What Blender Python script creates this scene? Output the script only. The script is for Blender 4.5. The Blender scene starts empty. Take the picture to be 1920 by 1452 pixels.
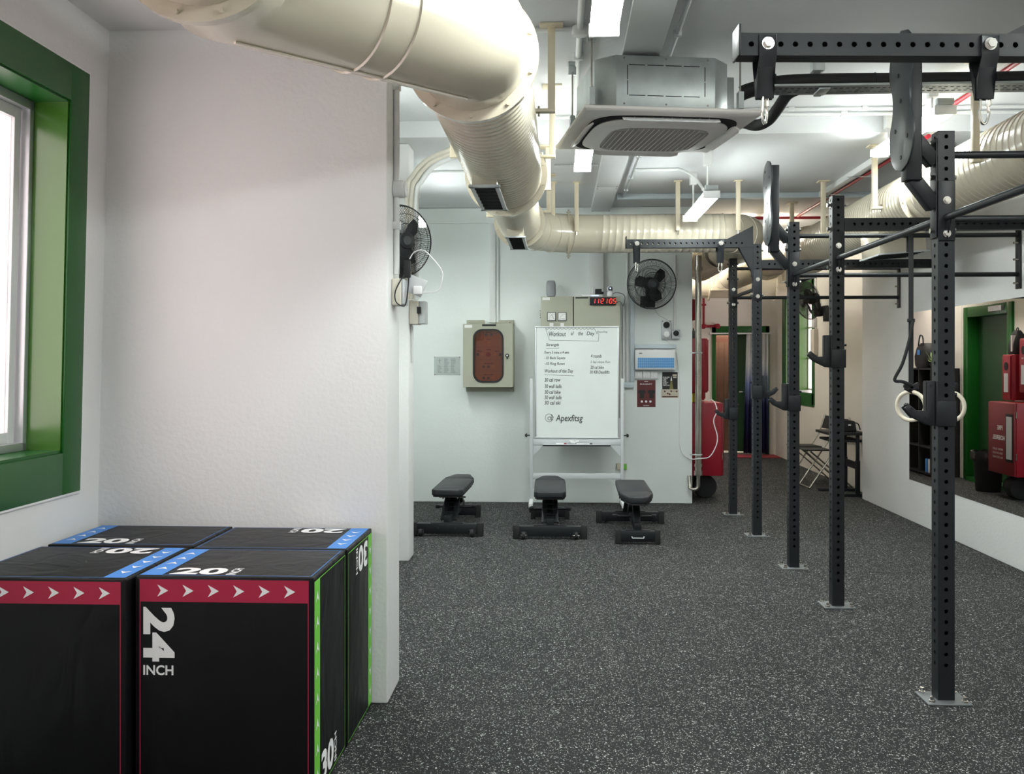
import bpy, bmesh, math, random
from mathutils import Vector, Matrix
random.seed(7)
SC = bpy.context.scene
COL = SC.collection
V3 = Vector
PI = math.pi

# ------------------------------------------------------------------ camera
F = 1830.0
PSI = math.radians(2.815)
CAM = V3((0, 0, 1.5))
cd = bpy.data.cameras.new('camera'); cam = bpy.data.objects.new('camera', cd); COL.objects.link(cam)
cam.location = CAM; cam.rotation_euler = (PI/2, 0, PSI)
cd.sensor_fit = 'HORIZONTAL'; cd.sensor_width = 36; cd.lens = F/1920*36; cd.shift_y = -46.5/1920
cd.clip_start = 0.05; cd.clip_end = 100
SC.camera = cam
# ------------------------------------------------------------------ world, view, exposure
w = bpy.data.worlds.new('world'); SC.world = w; w.use_nodes = True
w.node_tree.nodes['Background'].inputs[0].default_value = (1.0, 0.81, 0.815, 1)
w.node_tree.nodes['Background'].inputs[1].default_value = 2.6
SC.view_settings.view_transform = 'Standard'; SC.view_settings.look = 'None'
SC.view_settings.gamma = 1; SC.view_settings.use_curve_mapping = False
SC.view_settings.exposure = 0.72
TUBE = 38.0          # emission of the ceiling lamp diffusers
TUBE_COL = (0.93, 1.0, 0.975)
CORR_COL = (1.0, 0.93, 0.82)

# pixel rays, used only to measure real positions on known planes
RGT = V3((math.cos(PSI), math.sin(PSI), 0)); FWD = V3((-math.sin(PSI), math.cos(PSI), 0))
def ray(px, py): return RGT*((px-960)/F) + FWD + V3((0, 0, -(py-679.5)/F))
def atY(px, py, Y): d = ray(px, py); return CAM + d*(Y/d.y)
def atX(px, py, X): d = ray(px, py); return CAM + d*(X/d.x)
def atZ(px, py, z): d = ray(px, py); return CAM + d*((z-1.5)/d.z)
def XY(px, Y): return atY(px, 600, Y).x
def ZY(py, Y, px=1100): return atY(px, py, Y).z

# ------------------------------------------------------------------ materials
MATS = {}
def nd(nt, t, **kw):
    n = nt.nodes.new(t)
    for k, v in kw.items(): setattr(n, k, v)
    return n
def mat(name, col, rough=0.5, metal=0.0, bump=None, var=None, emit=None, coat=0.0, spec=None):
    """bump = (scale, strength, distance); var = (scale, amount) colour variation"""
    m = bpy.data.materials.new(name); m.use_nodes = True; nt = m.node_tree
    b = nt.nodes['Principled BSDF']
    b.inputs['Base Color'].default_value = (*col, 1); b.inputs['Roughness'].default_value = rough
    b.inputs['Metallic'].default_value = metal
    if coat: b.inputs['Coat Weight'].default_value = coat; b.inputs['Coat Roughness'].default_value = .15
    if spec is not None: b.inputs['Specular IOR Level'].default_value = spec
    if emit: b.inputs['Emission Color'].default_value = (*emit[0], 1); b.inputs['Emission Strength'].default_value = emit[1]
    if bump or var:
        g = nd(nt, 'ShaderNodeNewGeometry')
    if bump:
        n = nd(nt, 'ShaderNodeTexNoise'); n.inputs['Scale'].default_value = bump[0]; n.inputs['Detail'].default_value = 5
        nt.links.new(g.outputs['Position'], n.inputs['Vector'])
        bp = nd(nt, 'ShaderNodeBump'); bp.inputs['Strength'].default_value = bump[1]; bp.inputs['Distance'].default_value = bump[2]
        nt.links.new(n.outputs['Fac'], bp.inputs['Height']); nt.links.new(bp.outputs['Normal'], b.inputs['Normal'])
    if var:
        n2 = nd(nt, 'ShaderNodeTexNoise'); n2.inputs['Scale'].default_value = var[0]; n2.inputs['Detail'].default_value = 6
        nt.links.new(g.outputs['Position'], n2.inputs['Vector'])
        r = nd(nt, 'ShaderNodeMapRange'); r.inputs[1].default_value = .3; r.inputs[2].default_value = .7
        r.inputs[3].default_value = 1-var[1]; r.inputs[4].default_value = 1.0
        nt.links.new(n2.outputs['Fac'], r.inputs[0])
        mx = nd(nt, 'ShaderNodeMix', data_type='RGBA', blend_type='MULTIPLY'); mx.inputs[0].default_value = 1
        mx.inputs[6].default_value = (*col, 1); nt.links.new(r.outputs[0], mx.inputs[7])
        nt.links.new(mx.outputs[2], b.inputs['Base Color'])
    MATS[name] = m
    return m
M_wall = mat('wall_paint', (.82, .82, .81), .75, bump=(48, .5, .004), var=(1.3, .05))
M_far = mat('far_wall_paint', (.83, .87, .85), .7, bump=(40, .25, .004), var=(1.1, .05))
M_cream_wall = mat('cream_wall_paint', (.80, .77, .70), .7, bump=(40, .25, .004), var=(1.1, .05))
M_ceil = mat('ceiling_paint', (.68, .69, .70), .8, bump=(30, .3, .004), var=(1.2, .07))
M_duct = mat('cream_enamel', (.60, .545, .43), .22, bump=(70, .12, .002), var=(3, .05), coat=.4)
M_hang = mat('cream_bracket_paint', (.72, .64, .48), .45, bump=(50, .2, .002))
M_galv = mat('galvanised_steel', (.52, .56, .56), .38, .75, bump=(25, .1, .002), var=(9, .22))
M_tray = mat('dull_zinc', (.20, .215, .22), .5, .5)
M_acw = mat('ac_plastic', (.86, .82, .79), .4)
M_acg = mat('ac_grille_grey', (.44, .42, .40), .6)
M_black = mat('powder_black', (.009, .011, .013), .45, spec=.38, bump=(160, .12, .001))
M_blackp = mat('black_plate', (.030, .036, .040), .35, .15)
M_pad = mat('black_upholstery', (.016, .018, .021), .5, bump=(200, .15, .001))
M_rub = mat('black_rubber', (.012, .012, .013), .7)
M_void = mat('dark_recess', (.006, .006, .006), .9)
M_chr = mat('zinc_bolt', (.72, .70, .66), .22, 1.0)
M_steel = mat('stainless_pipe', (.46, .43, .38), .25, .9, var=(6, .3))
M_alu = mat('aluminium', (.62, .64, .66), .35, .6)
M_grey = mat('grey_painted_steel', (.55, .57, .58), .45)
M_pvc = mat('white_conduit', (.74, .75, .74), .45)
M_pvcc = mat('cream_conduit', (.66, .62, .53), .45)
M_green = mat('gloss_green', (.008, .10, .012), .3, bump=(14, .15, .004), spec=.35)
M_greenj = mat('daylit_gloss_green', (.05, .155, .016), .22, bump=(10, .2, .004), coat=.5)  # jamb green made brighter: daylight put into the colour
M_greend = mat('dark_green_door', (.008, .055, .012), .4)
M_red = mat('signal_red', (.27, .004, .016), .4)
M_redd = mat('dark_red', (.20, .008, .016), .45)
M_beige = mat('beige_enamel', (.38, .385, .30), .42, var=(4, .04))
M_white = mat('white_plastic', (.80, .80, .80), .35)
M_wprint = mat('white_print', (.86, .86, .86), .6)
M_board = mat('whiteboard_enamel', (.80, .84, .82), .22, var=(2.5, .05))
M_ink = mat('marker_ink', (.06, .07, .075), .6)
M_inkf = mat('faint_marker_ink', (.30, .32, .33), .6)
M_blue = mat('box_blue', (.06, .25, .68), .55)
M_crim = mat('box_crimson', (.40, .010, .05), .55)
M_lime = mat('box_green', (.16, .55, .05), .55)
M_bluep = mat('pale_blue_paint', (.56, .63, .67), .5)
M_wood = mat('brown_wood', (.13, .062, .038), .5, var=(5, .3))
M_cream = mat('wooden_ring', (.78, .70, .56), .45, var=(20, .12))
M_poster = mat('poster_maroon', (.12, .02, .022), .4)
M_pblk = mat('poster_black', (.012, .012, .012), .4)
M_tan = mat('poster_tan', (.55, .50, .40), .5)
M_olive = mat('poster_olive', (.20, .18, .05), .5)
M_speaker = mat('speaker_fabric', (.30, .31, .33), .8)
M_yel = mat('yellow_label', (.75, .62, .04), .5)
M_matred = mat('red_mat', (.32, .03, .045), .9)
M_leaf = mat('leaf_green', (.30, .42, .14), .5)
M_led = mat('red_led', (.6, .01, .01), .5, emit=((1, .05, .03), 1.5))
M_bled = mat('blue_led', (.1, .2, .9), .5, emit=((.35, .5, 1), 2.0))
M_tube = mat('lamp_diffuser', (.9, .9, .9), .5, emit=(TUBE_COL, TUBE))
M_tubec = mat('corridor_lamp_diffuser', (.9, .9, .9), .5, emit=(CORR_COL, 42))
M_mirror = mat('mirror_silver', (.90, .91, .90), .0, 1.0)
M_paper = mat('paper', (.80, .80, .78), .6)
M_brown = mat('dark_brown', (.10, .035, .02), .5)
M_concrete = mat('rough_concrete', (.30, .30, .30), .9, bump=(60, .5, .004), var=(30, .5))

def vinyl():
    m = mat('black_vinyl', (.004, .004, .005), .45, spec=.28)
    nt = m.node_tree; b = nt.nodes['Principled BSDF']
    g = nd(nt, 'ShaderNodeNewGeometry')
    mp = nd(nt, 'ShaderNodeMapping'); mp.inputs['Rotation'].default_value = (.5, .3, .6); mp.inputs['Scale'].default_value = (3, 3, 1.2)
    n = nd(nt, 'ShaderNodeTexNoise'); n.inputs['Scale'].default_value = 2.2; n.inputs['Detail'].default_value = 2; n.inputs['Distortion'].default_value = 1.2
    n3 = nd(nt, 'ShaderNodeTexNoise'); n3.inputs['Scale'].default_value = 500
    nt.links.new(g.outputs['Position'], mp.inputs['Vector']); nt.links.new(mp.outputs[0], n.inputs['Vector'])
    nt.links.new(g.outputs['Position'], n3.inputs['Vector'])
    bp = nd(nt, 'ShaderNodeBump'); bp.inputs['Strength'].default_value = .45; bp.inputs['Distance'].default_value = .02
    b2 = nd(nt, 'ShaderNodeBump'); b2.inputs['Strength'].default_value = .12; b2.inputs['Distance'].default_value = .001
    nt.links.new(n.outputs['Fac'], bp.inputs['Height']); nt.links.new(n3.outputs['Fac'], b2.inputs['Height'])
    nt.links.new(bp.outputs['Normal'], b2.inputs['Normal']); nt.links.new(b2.outputs['Normal'], b.inputs['Normal'])
    return m
M_vinyl = vinyl()

def rubber_floor():
    m = bpy.data.materials.new('speckled_rubber'); m.use_nodes = True; nt = m.node_tree; b = nt.nodes['Principled BSDF']
    b.inputs['Roughness'].default_value = .78; b.inputs['Specular IOR Level'].default_value = .22
    g = nd(nt, 'ShaderNodeNewGeometry')
    def flecks(scale, thr, dist, off):
        mp = nd(nt, 'ShaderNodeMapping'); mp.inputs['Location'].default_value = (off, off*1.7, off)
        nt.links.new(g.outputs['Position'], mp.inputs['Vector'])
        n = nd(nt, 'ShaderNodeTexNoise'); n.inputs['Scale'].default_value = scale*.8; n.inputs['Detail'].default_value = 1
        nt.links.new(mp.outputs[0], n.inputs['Vector'])
        va = nd(nt, 'ShaderNodeVectorMath', operation='SCALE'); va.inputs['Scale'].default_value = dist
        nt.links.new(n.outputs['Color'], va.inputs[0])
        ad = nd(nt, 'ShaderNodeVectorMath', operation='ADD'); nt.links.new(mp.outputs[0], ad.inputs[0]); nt.links.new(va.outputs[0], ad.inputs[1])
        vo = nd(nt, 'ShaderNodeTexVoronoi'); vo.inputs['Scale'].default_value = scale
        nt.links.new(ad.outputs[0], vo.inputs['Vector'])
        sx = nd(nt, 'ShaderNodeSeparateColor'); nt.links.new(vo.outputs['Color'], sx.inputs[0])
        lt = nd(nt, 'ShaderNodeMath', operation='LESS_THAN'); nt.links.new(vo.outputs['Distance'], lt.inputs[0]); lt.inputs[1].default_value = .34
        gt = nd(nt, 'ShaderNodeMath', operation='GREATER_THAN'); nt.links.new(sx.outputs[0], gt.inputs[0]); gt.inputs[1].default_value = thr
        mu = nd(nt, 'ShaderNodeMath', operation='MULTIPLY'); nt.links.new(lt.outputs[0], mu.inputs[0]); nt.links.new(gt.outputs[0], mu.inputs[1])
        m2 = nd(nt, 'ShaderNodeMath', operation='MULTIPLY'); nt.links.new(mu.outputs[0], m2.inputs[0]); nt.links.new(sx.outputs[1], m2.inputs[1])
        return m2.outputs[0]
    a = flecks(160, .58, .012, 0); c = flecks(95, .72, .022, 3.3)
    mxx = nd(nt, 'ShaderNodeMath', operation='MAXIMUM'); nt.links.new(a, mxx.inputs[0]); nt.links.new(c, mxx.inputs[1])
    big = nd(nt, 'ShaderNodeTexNoise'); big.inputs['Scale'].default_value = 1.6; big.inputs['Detail'].default_value = 4
    nt.links.new(g.outputs['Position'], big.inputs['Vector'])
    fine = nd(nt, 'ShaderNodeTexNoise'); fine.inputs['Scale'].default_value = 260
    nt.links.new(g.outputs['Position'], fine.inputs['Vector'])
    r = nd(nt, 'ShaderNodeValToRGB'); r.color_ramp.elements[0].position = .3; r.color_ramp.elements[1].position = .7
    r.color_ramp.elements[0].color = (.012, .014, .0145, 1); r.color_ramp.elements[1].color = (.021, .022, .0225, 1)
    nt.links.new(big.outputs['Fac'], r.inputs[0])
    mx = nd(nt, 'ShaderNodeMix', data_type='RGBA'); nt.links.new(mxx.outputs[0], mx.inputs[0])
    nt.links.new(r.outputs[0], mx.inputs[6]); mx.inputs[7].default_value = (.64, .64, .62, 1)
    nt.links.new(mx.outputs[2], b.inputs['Base Color'])
    bp = nd(nt, 'ShaderNodeBump'); bp.inputs['Strength'].default_value = .5; bp.inputs['Distance'].default_value = .002
    nt.links.new(fine.outputs['Fac'], bp.inputs['Height']); nt.links.new(bp.outputs['Normal'], b.inputs['Normal'])
    return m
M_floor = rubber_floor()

def glassy(name, tint, alpha=.12, rough=.02):
    m = bpy.data.materials.new(name); m.use_nodes = True; nt = m.node_tree; nt.nodes.clear()
    o = nd(nt, 'ShaderNodeOutputMaterial'); t = nd(nt, 'ShaderNodeBsdfTransparent'); t.inputs[0].default_value = (*tint, 1)
    gl = nd(nt, 'ShaderNodeBsdfGlossy'); gl.inputs['Roughness'].default_value = rough
    mx = nd(nt, 'ShaderNodeMixShader'); mx.inputs[0].default_value = alpha
    nt.links.new(t.outputs[0], mx.inputs[1]); nt.links.new(gl.outputs[0], mx.inputs[2]); nt.links.new(mx.outputs[0], o.inputs[0])
    return m
M_glass = glassy('window_glass', (.93, .95, .95), .06)
M_amber = glassy('amber_glass', (.68, .41, .18), .06)
M_bluetr = glassy('blue_translucent', (.80, .92, 1.0), .06, .15)
M_clear = glassy('clear_acrylic', (.90, .92, .92), .08)

def curtain_mat():
    m = mat('ombre_curtain', (.7, .7, .75), .8); nt = m.node_tree; b = nt.nodes['Principled BSDF']
    g = nd(nt, 'ShaderNodeNewGeometry'); s = nd(nt, 'ShaderNodeSeparateXYZ'); nt.links.new(g.outputs['Position'], s.inputs[0])
    r = nd(nt, 'ShaderNodeMapRange'); r.inputs[1].default_value = 0; r.inputs[2].default_value = 2.0; nt.links.new(s.outputs[2], r.inputs[0])
    c = nd(nt, 'ShaderNodeValToRGB'); c.color_ramp.elements[0].position = .40; c.color_ramp.elements[0].color = (.015, .02, .10, 1)
    c.color_ramp.elements[1].position = .74; c.color_ramp.elements[1].color = (.75, .77, .78, 1)
    e = c.color_ramp.elements.new(.58); e.color = (.20, .26, .48, 1)
    nt.links.new(r.outputs[0], c.inputs[0]); nt.links.new(c.outputs[0], b.inputs['Base Color'])
    return m
M_curt = curtain_mat()

# ------------------------------------------------------------------ mesh helpers
class MB:
    def __init__(s): s.v = []; s.f = []
    def add(s, vs, fs):
        n = len(s.v); s.v += [V3(a) for a in vs]; s.f += [tuple(n+i for i in f) for f in fs]; return s
    def box(s, c, d, rot=None):
        hx, hy, hz = d[0]/2, d[1]/2, d[2]/2
        vs = [V3((x, y, z)) for x in (-hx, hx) for y in (-hy, hy) for z in (-hz, hz)]
        if rot is not None: vs = [rot @ q for q in vs]
        c = V3(c); return s.add([q+c for q in vs], [(0,1,3,2),(4,6,7,5),(0,4,5,1),(2,3,7,6),(0,2,6,4),(1,5,7,3)])
    def b2(s, x0, x1, y0, y1, z0, z1):
        return s.box(((x0+x1)/2, (y0+y1)/2, (z0+z1)/2), (abs(x1-x0), abs(y1-y0), abs(z1-z0)))
    def beam(s, p0, p1, w, h, up=(0,0,1)):
        p0 = V3(p0); p1 = V3(p1); a = (p1-p0).normalized(); u = a.cross(V3(up)).normalized(); v = u.cross(a)
        vs = [p+u*(x*w/2)+v*(y*h/2) for p in (p0, p1) for x, y in ((-1,-1),(1,-1),(1,1),(-1,1))]
        return s.add(vs, [(3,2,1,0),(4,5,6,7),(0,1,5,4),(1,2,6,5),(2,3,7,6),(3,0,4,7)])
    def ring(s, pts_list, cap=True, closed=False):
        n = len(pts_list[0]); base = len(s.v)
        for r in pts_list: s.v += [V3(q) for q in r]
        m = len(pts_list)
        for i in range(m if closed else m-1):
            a = base+i*n; b = base+((i+1) % m)*n
            for j in range(n): s.f.append((a+j, a+(j+1) % n, b+(j+1) % n, b+j))
        if cap and not closed:
            s.f.append(tuple(base+j for j in reversed(range(n)))); s.f.append(tuple(base+(m-1)*n+j for j in range(n)))
        return s
    def cyl(s, p0, p1, r, n=16, r1=None, cap=True):
        return s.tube([p0, p1], r, n, radii=[r, r if r1 is None else r1], cap=cap)
    def tube(s, pts, r, n=10, radii=None, cap=True, closed=False, flat=None):
        pts = [V3(p) for p in pts]; m = len(pts)
        tang = []
        for i in range(m):
            if closed: t = pts[(i+1) % m]-pts[i-1]
            else: t = pts[min(i+1, m-1)]-pts[max(i-1, 0)]
            tang.append(t.normalized() if t.length > 1e-9 else (tang[-1] if tang else V3((0,0,1))))
        up = V3((0,0,1)) if abs(tang[0].z) < .9 else V3((0,1,0))
        u = tang[0].cross(up).normalized(); rings = []
        for i in range(m):
            t = tang[i]; u = (u - t*u.dot(t)); u = u.normalized() if u.length > 1e-6 else t.orthogonal().normalized(); v = t.cross(u)
            k = radii[i] if radii else r
            if flat: rings.append([pts[i]+u*(math.cos(2*PI*j/n)*flat[0])+v*(math.sin(2*PI*j/n)*flat[1]) for j in range(n)])
            else: rings.append([pts[i]+u*(math.cos(2*PI*j/n)*k)+v*(math.sin(2*PI*j/n)*k) for j in range(n)])
        return s.ring(rings, cap, closed)
    def prism(s, poly, o, u, v, d):
        """poly 2-D points in frame o,u,v ; extruded by vector d"""
        o, u, v, d = V3(o), V3(u), V3(v), V3(d); n = len(poly)
        a = [o+u*x+v*y for x, y in poly]; b = [p+d for p in a]
        s.add(a+b, [tuple(reversed(range(n))), tuple(range(n, 2*n))]+[(j, (j+1) % n, n+(j+1) % n, n+j) for j in range(n)])
        return s
    def lathe(s, prof, c, axis=(0,0,1), n=24):
        """prof: list of (radius, along axis)"""
        a = V3(axis).normalized(); u = a.orthogonal().normalized(); v = a.cross(u); c = V3(c)
        return s.ring([[c+a*h+(u*math.cos(2*PI*j/n)+v*math.sin(2*PI*j/n))*max(r, 1e-4) for j in range(n)] for r, h in prof])
    def sphere(s, c, r, n=12, sc=(1,1,1)):
        c = V3(c); rings = []
        for i in range(n//2+1):
            t = PI*i/(n//2); rr = max(math.sin(t), 1e-3)*r
            rings.append([c+V3((rr*math.cos(2*PI*j/n)*sc[0], rr*math.sin(2*PI*j/n)*sc[1], -math.cos(t)*r*sc[2])) for j in range(n)])
        return s.ring(rings)
    def torus(s, c, R, r, axis=(0,1,0), n=32, k=8, squash=1.0):
        a = V3(axis).normalized(); u = a.orthogonal().normalized() if abs(a.z) > .99 else a.cross(V3((0,0,1))).normalized(); v = a.cross(u); c = V3(c)
        return s.tube([c+u*(R*math.cos(2*PI*j/n))+v*(R*math.sin(2*PI*j/n)*squash) for j in range(n)], r, k, closed=True)
    def xf(s, fn): s.v = [fn(q) for q in s.v]; return s
    def build(s, name, m, parent=None, bevel=0, smooth=False, seg=2):
        off = V3((0,0,0))
        if parent is not None: off = WL[parent.name]
        elif s.v:
            xs = [q.x for q in s.v]; ys = [q.y for q in s.v]; off = V3(((min(xs)+max(xs))/2, (min(ys)+max(ys))/2, min(q.z for q in s.v)))
        me = bpy.data.meshes.new(name); me.from_pydata([q-off for q in s.v], [], s.f)
        bm = bmesh.new(); bm.from_mesh(me); bmesh.ops.recalc_face_normals(bm, faces=bm.faces); bm.to_mesh(me); bm.free()
        me.materials.append(m); ob = bpy.data.objects.new(name, me); COL.objects.link(ob)
        if parent is not None: ob.parent = parent; WL[ob.name] = off
        else: ob.location = off; WL[ob.name] = off
        if smooth:
            for p in me.polygons: p.use_smooth = True
            me.set_sharp_from_angle(angle=math.radians(38))
        if bevel:
            md = ob.modifiers.new('bevel', 'BEVEL'); md.width = bevel; md.segments = seg; md.limit_method = 'ANGLE'; md.angle_limit = math.radians(40)
            if seg > 1:
                for p in me.polygons: p.use_smooth = True
                me.set_sharp_from_angle(angle=math.radians(100))
                md.harden_normals = False
        return ob
WL = {}
def tag(o, label, cat, group=None, kind=None):
    if label: o['label'] = label
    if cat: o['category'] = cat
    if group: o['group'] = group
    if kind: o['kind'] = kind
    return o
def thing(name, label, cat, loc=(0,0,0), group=None):
    o = bpy.data.objects.new(name, None); COL.objects.link(o); o.location = loc; WL[o.name] = V3(loc)
    o.empty_display_size = .1
    return tag(o, label, cat, group)
def struct(name, mb, m, parent=None, **kw):
    o = mb.build(name, m, parent, **kw)
    if parent is None: o['kind'] = 'structure'
    return o
def dup(root, loc, rotz=0, label=None, group=None, rot=None):
    def cp(o, par):
        c = o.copy(); COL.objects.link(c); c.parent = par
        for ch in kids.get(o, []): cp(ch, c)
        return c
    kids = {}
    def walk(o):
        for ch in o.children: kids.setdefault(o, []).append(ch); walk(ch)
    walk(root)
    r = cp(root, None); r.location = loc; r.rotation_euler = rot if rot else (0, 0, rotz)
    if label: r['label'] = label
    if group: r['group'] = group
    return r
def text_geo(body, size, bold=0.0, shear=0.0, space=1.0):
    cu = bpy.data.curves.new('lettering', 'FONT'); cu.body = body; cu.size = size; cu.offset = bold; cu.shear = shear
    cu.space_character = space; cu.resolution_u = 3; cu.fill_mode = 'FRONT'
    ob = bpy.data.objects.new('lettering', cu); me = bpy.data.meshes.new_from_object(ob)
    vs = [q.co.copy() for q in me.vertices]; fs = [tuple(p.vertices) for p in me.polygons]
    bpy.data.objects.remove(ob); bpy.data.meshes.remove(me); bpy.data.curves.remove(cu)
    return vs, fs
def put_text(mb, body, size, o, u, v, bold=0.0, fit=None, shear=0.0, anchor='l', fh=None):
    """lower-left of text at o in frame u,v ; fit=(width) rescales; fh = height"""
    vs, fs = text_geo(body, size, bold, shear)
    if not vs: return
    x0 = min(q.x for q in vs); x1 = max(q.x for q in vs); y0 = min(q.y for q in vs); y1 = max(q.y for q in vs)
    sx = fit/(x1-x0) if fit else 1; sy = fh/(y1-y0) if fh else (sx if fit else 1)
    ax = {'l': 0, 'c': .5, 'r': 1}[anchor]*(x1-x0)*sx
    o, u, v = V3(o), V3(u), V3(v)
    mb.add([o+u*((q.x-x0)*sx-ax)+v*((q.y-y0)*sy) for q in vs], fs)
def bolt(mb, p, axis, r=.014, h=.012):
    a = V3(axis).normalized(); p = V3(p)
    mb.cyl(p, p+a*.003, r*1.35, 14); mb.cyl(p+a*.003, p+a*(.003+h), r, 6)
def arc(c, r, a0, a1, n, u, v):
    c, u, v = V3(c), V3(u), V3(v)
    return [c+u*(r*math.cos(a0+(a1-a0)*i/n))+v*(r*math.sin(a0+(a1-a0)*i/n)) for i in range(n+1)]
def smooth_path(pts, n=6):
    pts = [V3(p) for p in pts]; out = []
    for i in range(len(pts)-1):
        p0 = pts[max(i-1, 0)]; p1 = pts[i]; p2 = pts[i+1]; p3 = pts[min(i+2, len(pts)-1)]
        for k in range(n):
            t = k/n; out.append(.5*((2*p1)+(p2-p0)*t+(2*p0-5*p1+4*p2-p3)*t*t+(3*p1-p0-3*p2+p3)*t**3))
    return out+[pts[-1]]
X_, Y_, Z_ = V3((1,0,0)), V3((0,1,0)), V3((0,0,1))

# ================================================================== THE ROOM
XR = 3.31      # mirror wall
XR2 = 3.48     # recessed corridor wall
XL = -2.03     # window wall of the alcove
YF = 10.43     # far wall
YE = 15.95     # corridor end wall
YB = -2.6      # wall behind the camera
ZH, ZL, ZA = 3.27, 3.15, 2.974
YP0, YP1 = 4.25, 4.56   # partition wall
XP = -.755
def lean(q): return V3((q.x+.024*(q.z-1.84), q.y, q.z))

fl = struct('floor', MB().b2(-2.4, 3.8, YB-.2, YE+.4, -.12, -.011), M_void)
T = .93
tile_me = None; y_edge0 = atZ(1700, 1333, 0).y
x_edge0 = atZ(1215, 1400, 0).x
i0 = math.floor((-2.3-x_edge0)/T); j0 = math.floor((YB-y_edge0)/T)
for i in range(i0, i0+9):
    for j in range(j0, j0+22):
        x = x_edge0+i*T; y = y_edge0+j*T
        if x > 3.6 or x+T < -2.3 or y > YE or (x+T < XP-1.4 and y > 4.6): continue
        if tile_me is None:
            t = MB().b2(0, T-.0015, 0, T-.0015, -.011, 0).build('rubber_tile', M_floor, fl, bevel=0)
            t.data.transform(Matrix.Translation(V3(WL[fl.name]))); tile_me = t.data
        else:
            t = bpy.data.objects.new('rubber_tile', tile_me); COL.objects.link(t); t.parent = fl
        t.location = V3((x, y, random.uniform(-.0006, .0004)))-WL[fl.name]

struct('ceiling', MB().b2(-2.4, 3.7, YB-.1, 7.12, ZH, ZH+.15).b2(-2.4, 3.8, 7.12, YE+.2, ZL, ZH+.15), M_ceil)
struct('trim_1', MB().b2(XL-.3, XP, YB, YP0, ZA, ZH-.001), M_wall)          # dropped soffit over the alcove
struct('wall_partition', MB().b2(XL-.3, XP, YP0, YP1, 0, ZH-.002), M_wall, bevel=.008)
# column behind the partition
struct('wall_column', MB().b2(-2.3, XY(768, 7.35), 7.30, 7.56, 0, ZL-.002), M_wall, bevel=.008)
struct('wall_side', MB().b2(-2.5, -2.3, YP1, YF, 0, ZH-.003), M_far)
# far wall, its top beam and pilaster strips
struct('wall_far', MB().b2(-2.5, XY(1298, YF), YF, YF+.22, 0, ZL-.002), M_far, bevel=.006)
zt = ZY(418, YF)
struct('trim_2', MB().b2(-2.3, XY(1298, YF)-.004, YF-.035, YF, zt, ZL-.004), M_far)
struct('trim_3', MB().b2(XY(917, YF), XY(935, YF), YF-.034, YF, ZY(604, YF), zt), M_far)
# corridor
CW = 1.40
DY0, DY1, DZ = 11.47, 12.82, 2.20
cw = MB().b2(CW-.16, CW, YF+.22, DY0, 0, ZL-.003).b2(CW-.16, CW, DY1, YE, 0, ZL-.003).b2(CW-.16, CW, DY0, DY1, DZ, ZL-.003)
struct('wall_corridor', cw, M_cream_wall)
struct('wall_behind_door', MB().b2(.3, .4, 10.72, DY1+1.2, 0, 2.6).b2(.3, CW-.165, 10.72, 10.8, 0, 2.6).b2(.3, CW-.16, DY1+.8, DY1+.9, 0, 2.6).b2(.3, CW-.165, 10.72, DY1+1, 2.5, 2.6), M_cream_wall)
EX0, EX1, EZ = XY(1335, YE), XY(1442, YE), ZY(612, YE, 1380)
struct('wall_end', MB().b2(CW, EX0, YE, YE+.2, 0, ZL-.003).b2(EX1, 4, YE, YE+.2, 0, ZL-.003).b2(EX0, EX1, YE, YE+.2, EZ, ZL-.003), M_cream_wall)
struct('wall_far_lobby', MB().b2(EX0-.6, EX1+.6, YE+1.6, YE+1.7, 0, 2.6).b2(EX0-.7, EX0-.6, YE+.2, YE+1.7, 0, 2.6).b2(EX1+.6, EX1+.7, YE+.2, YE+1.7, 0, 2.6).b2(EX0-.7, EX1+.7, YE+.2, YE+1.7, 2.6, 2.7).b2(EX0-.7, EX1+.7, YE+.2, YE+1.7, -.1, -.011), M_cream_wall)
# right walls
struct('wall_right', MB().b2(XR, XR+.3, YB, 10.88, 0, ZH-.004), M_wall, bevel=.006)
WY0, WY1, WZ0, WZ1 = atX(1527, 700, XR2).y, 15.35, .905, 2.607
struct('wall_right_corridor', MB().b2(XR2, XR2+.3, 10.7, WY0, 0, ZL-.003).b2(XR2, XR2+.4, WY1, YE, 0, ZL-.003).b2(XR2, XR2+.4, WY0, WY1, 0, WZ0).b2(XR2, XR2+.4, WY0, WY1, WZ1, ZL-.003), M_cream_wall)
struct('wall_back', MB().b2(-2.4, 3.7, YB-.2, YB, 0, ZH-.004), M_wall)
# left window wall (leans very slightly inward)
LY0, LY1, LZ0, LZ1 = 1.30, 3.909, 1.127, 2.575      # clear opening
FY1, FZ0, FZ1 = 4.06, .954, 2.725                   # outer edge of the green surround
LD = -2.225
WO = -3.5   # unseen second window like it, added behind the camera for more daylight
lw = MB().b2(XL-.3, XL, YB, LY0+WO, 0, ZA).b2(XL-.3, XL, LY1+WO, LY0, 0, ZA).b2(XL-.3, XL, LY0+WO, LY1+WO, 0, LZ0).b2(XL-.3, XL, LY0+WO, LY1+WO, LZ1, ZA).b2(XL-.3, XL, LY1, YP0+.05, 0, ZA).b2(XL-.3, XL, LY0, LY1, 0, LZ0).b2(XL-.3, XL, LY0, LY1, LZ1, ZA).xf(lean)
struct('wall_left', lw, M_wall)

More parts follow.
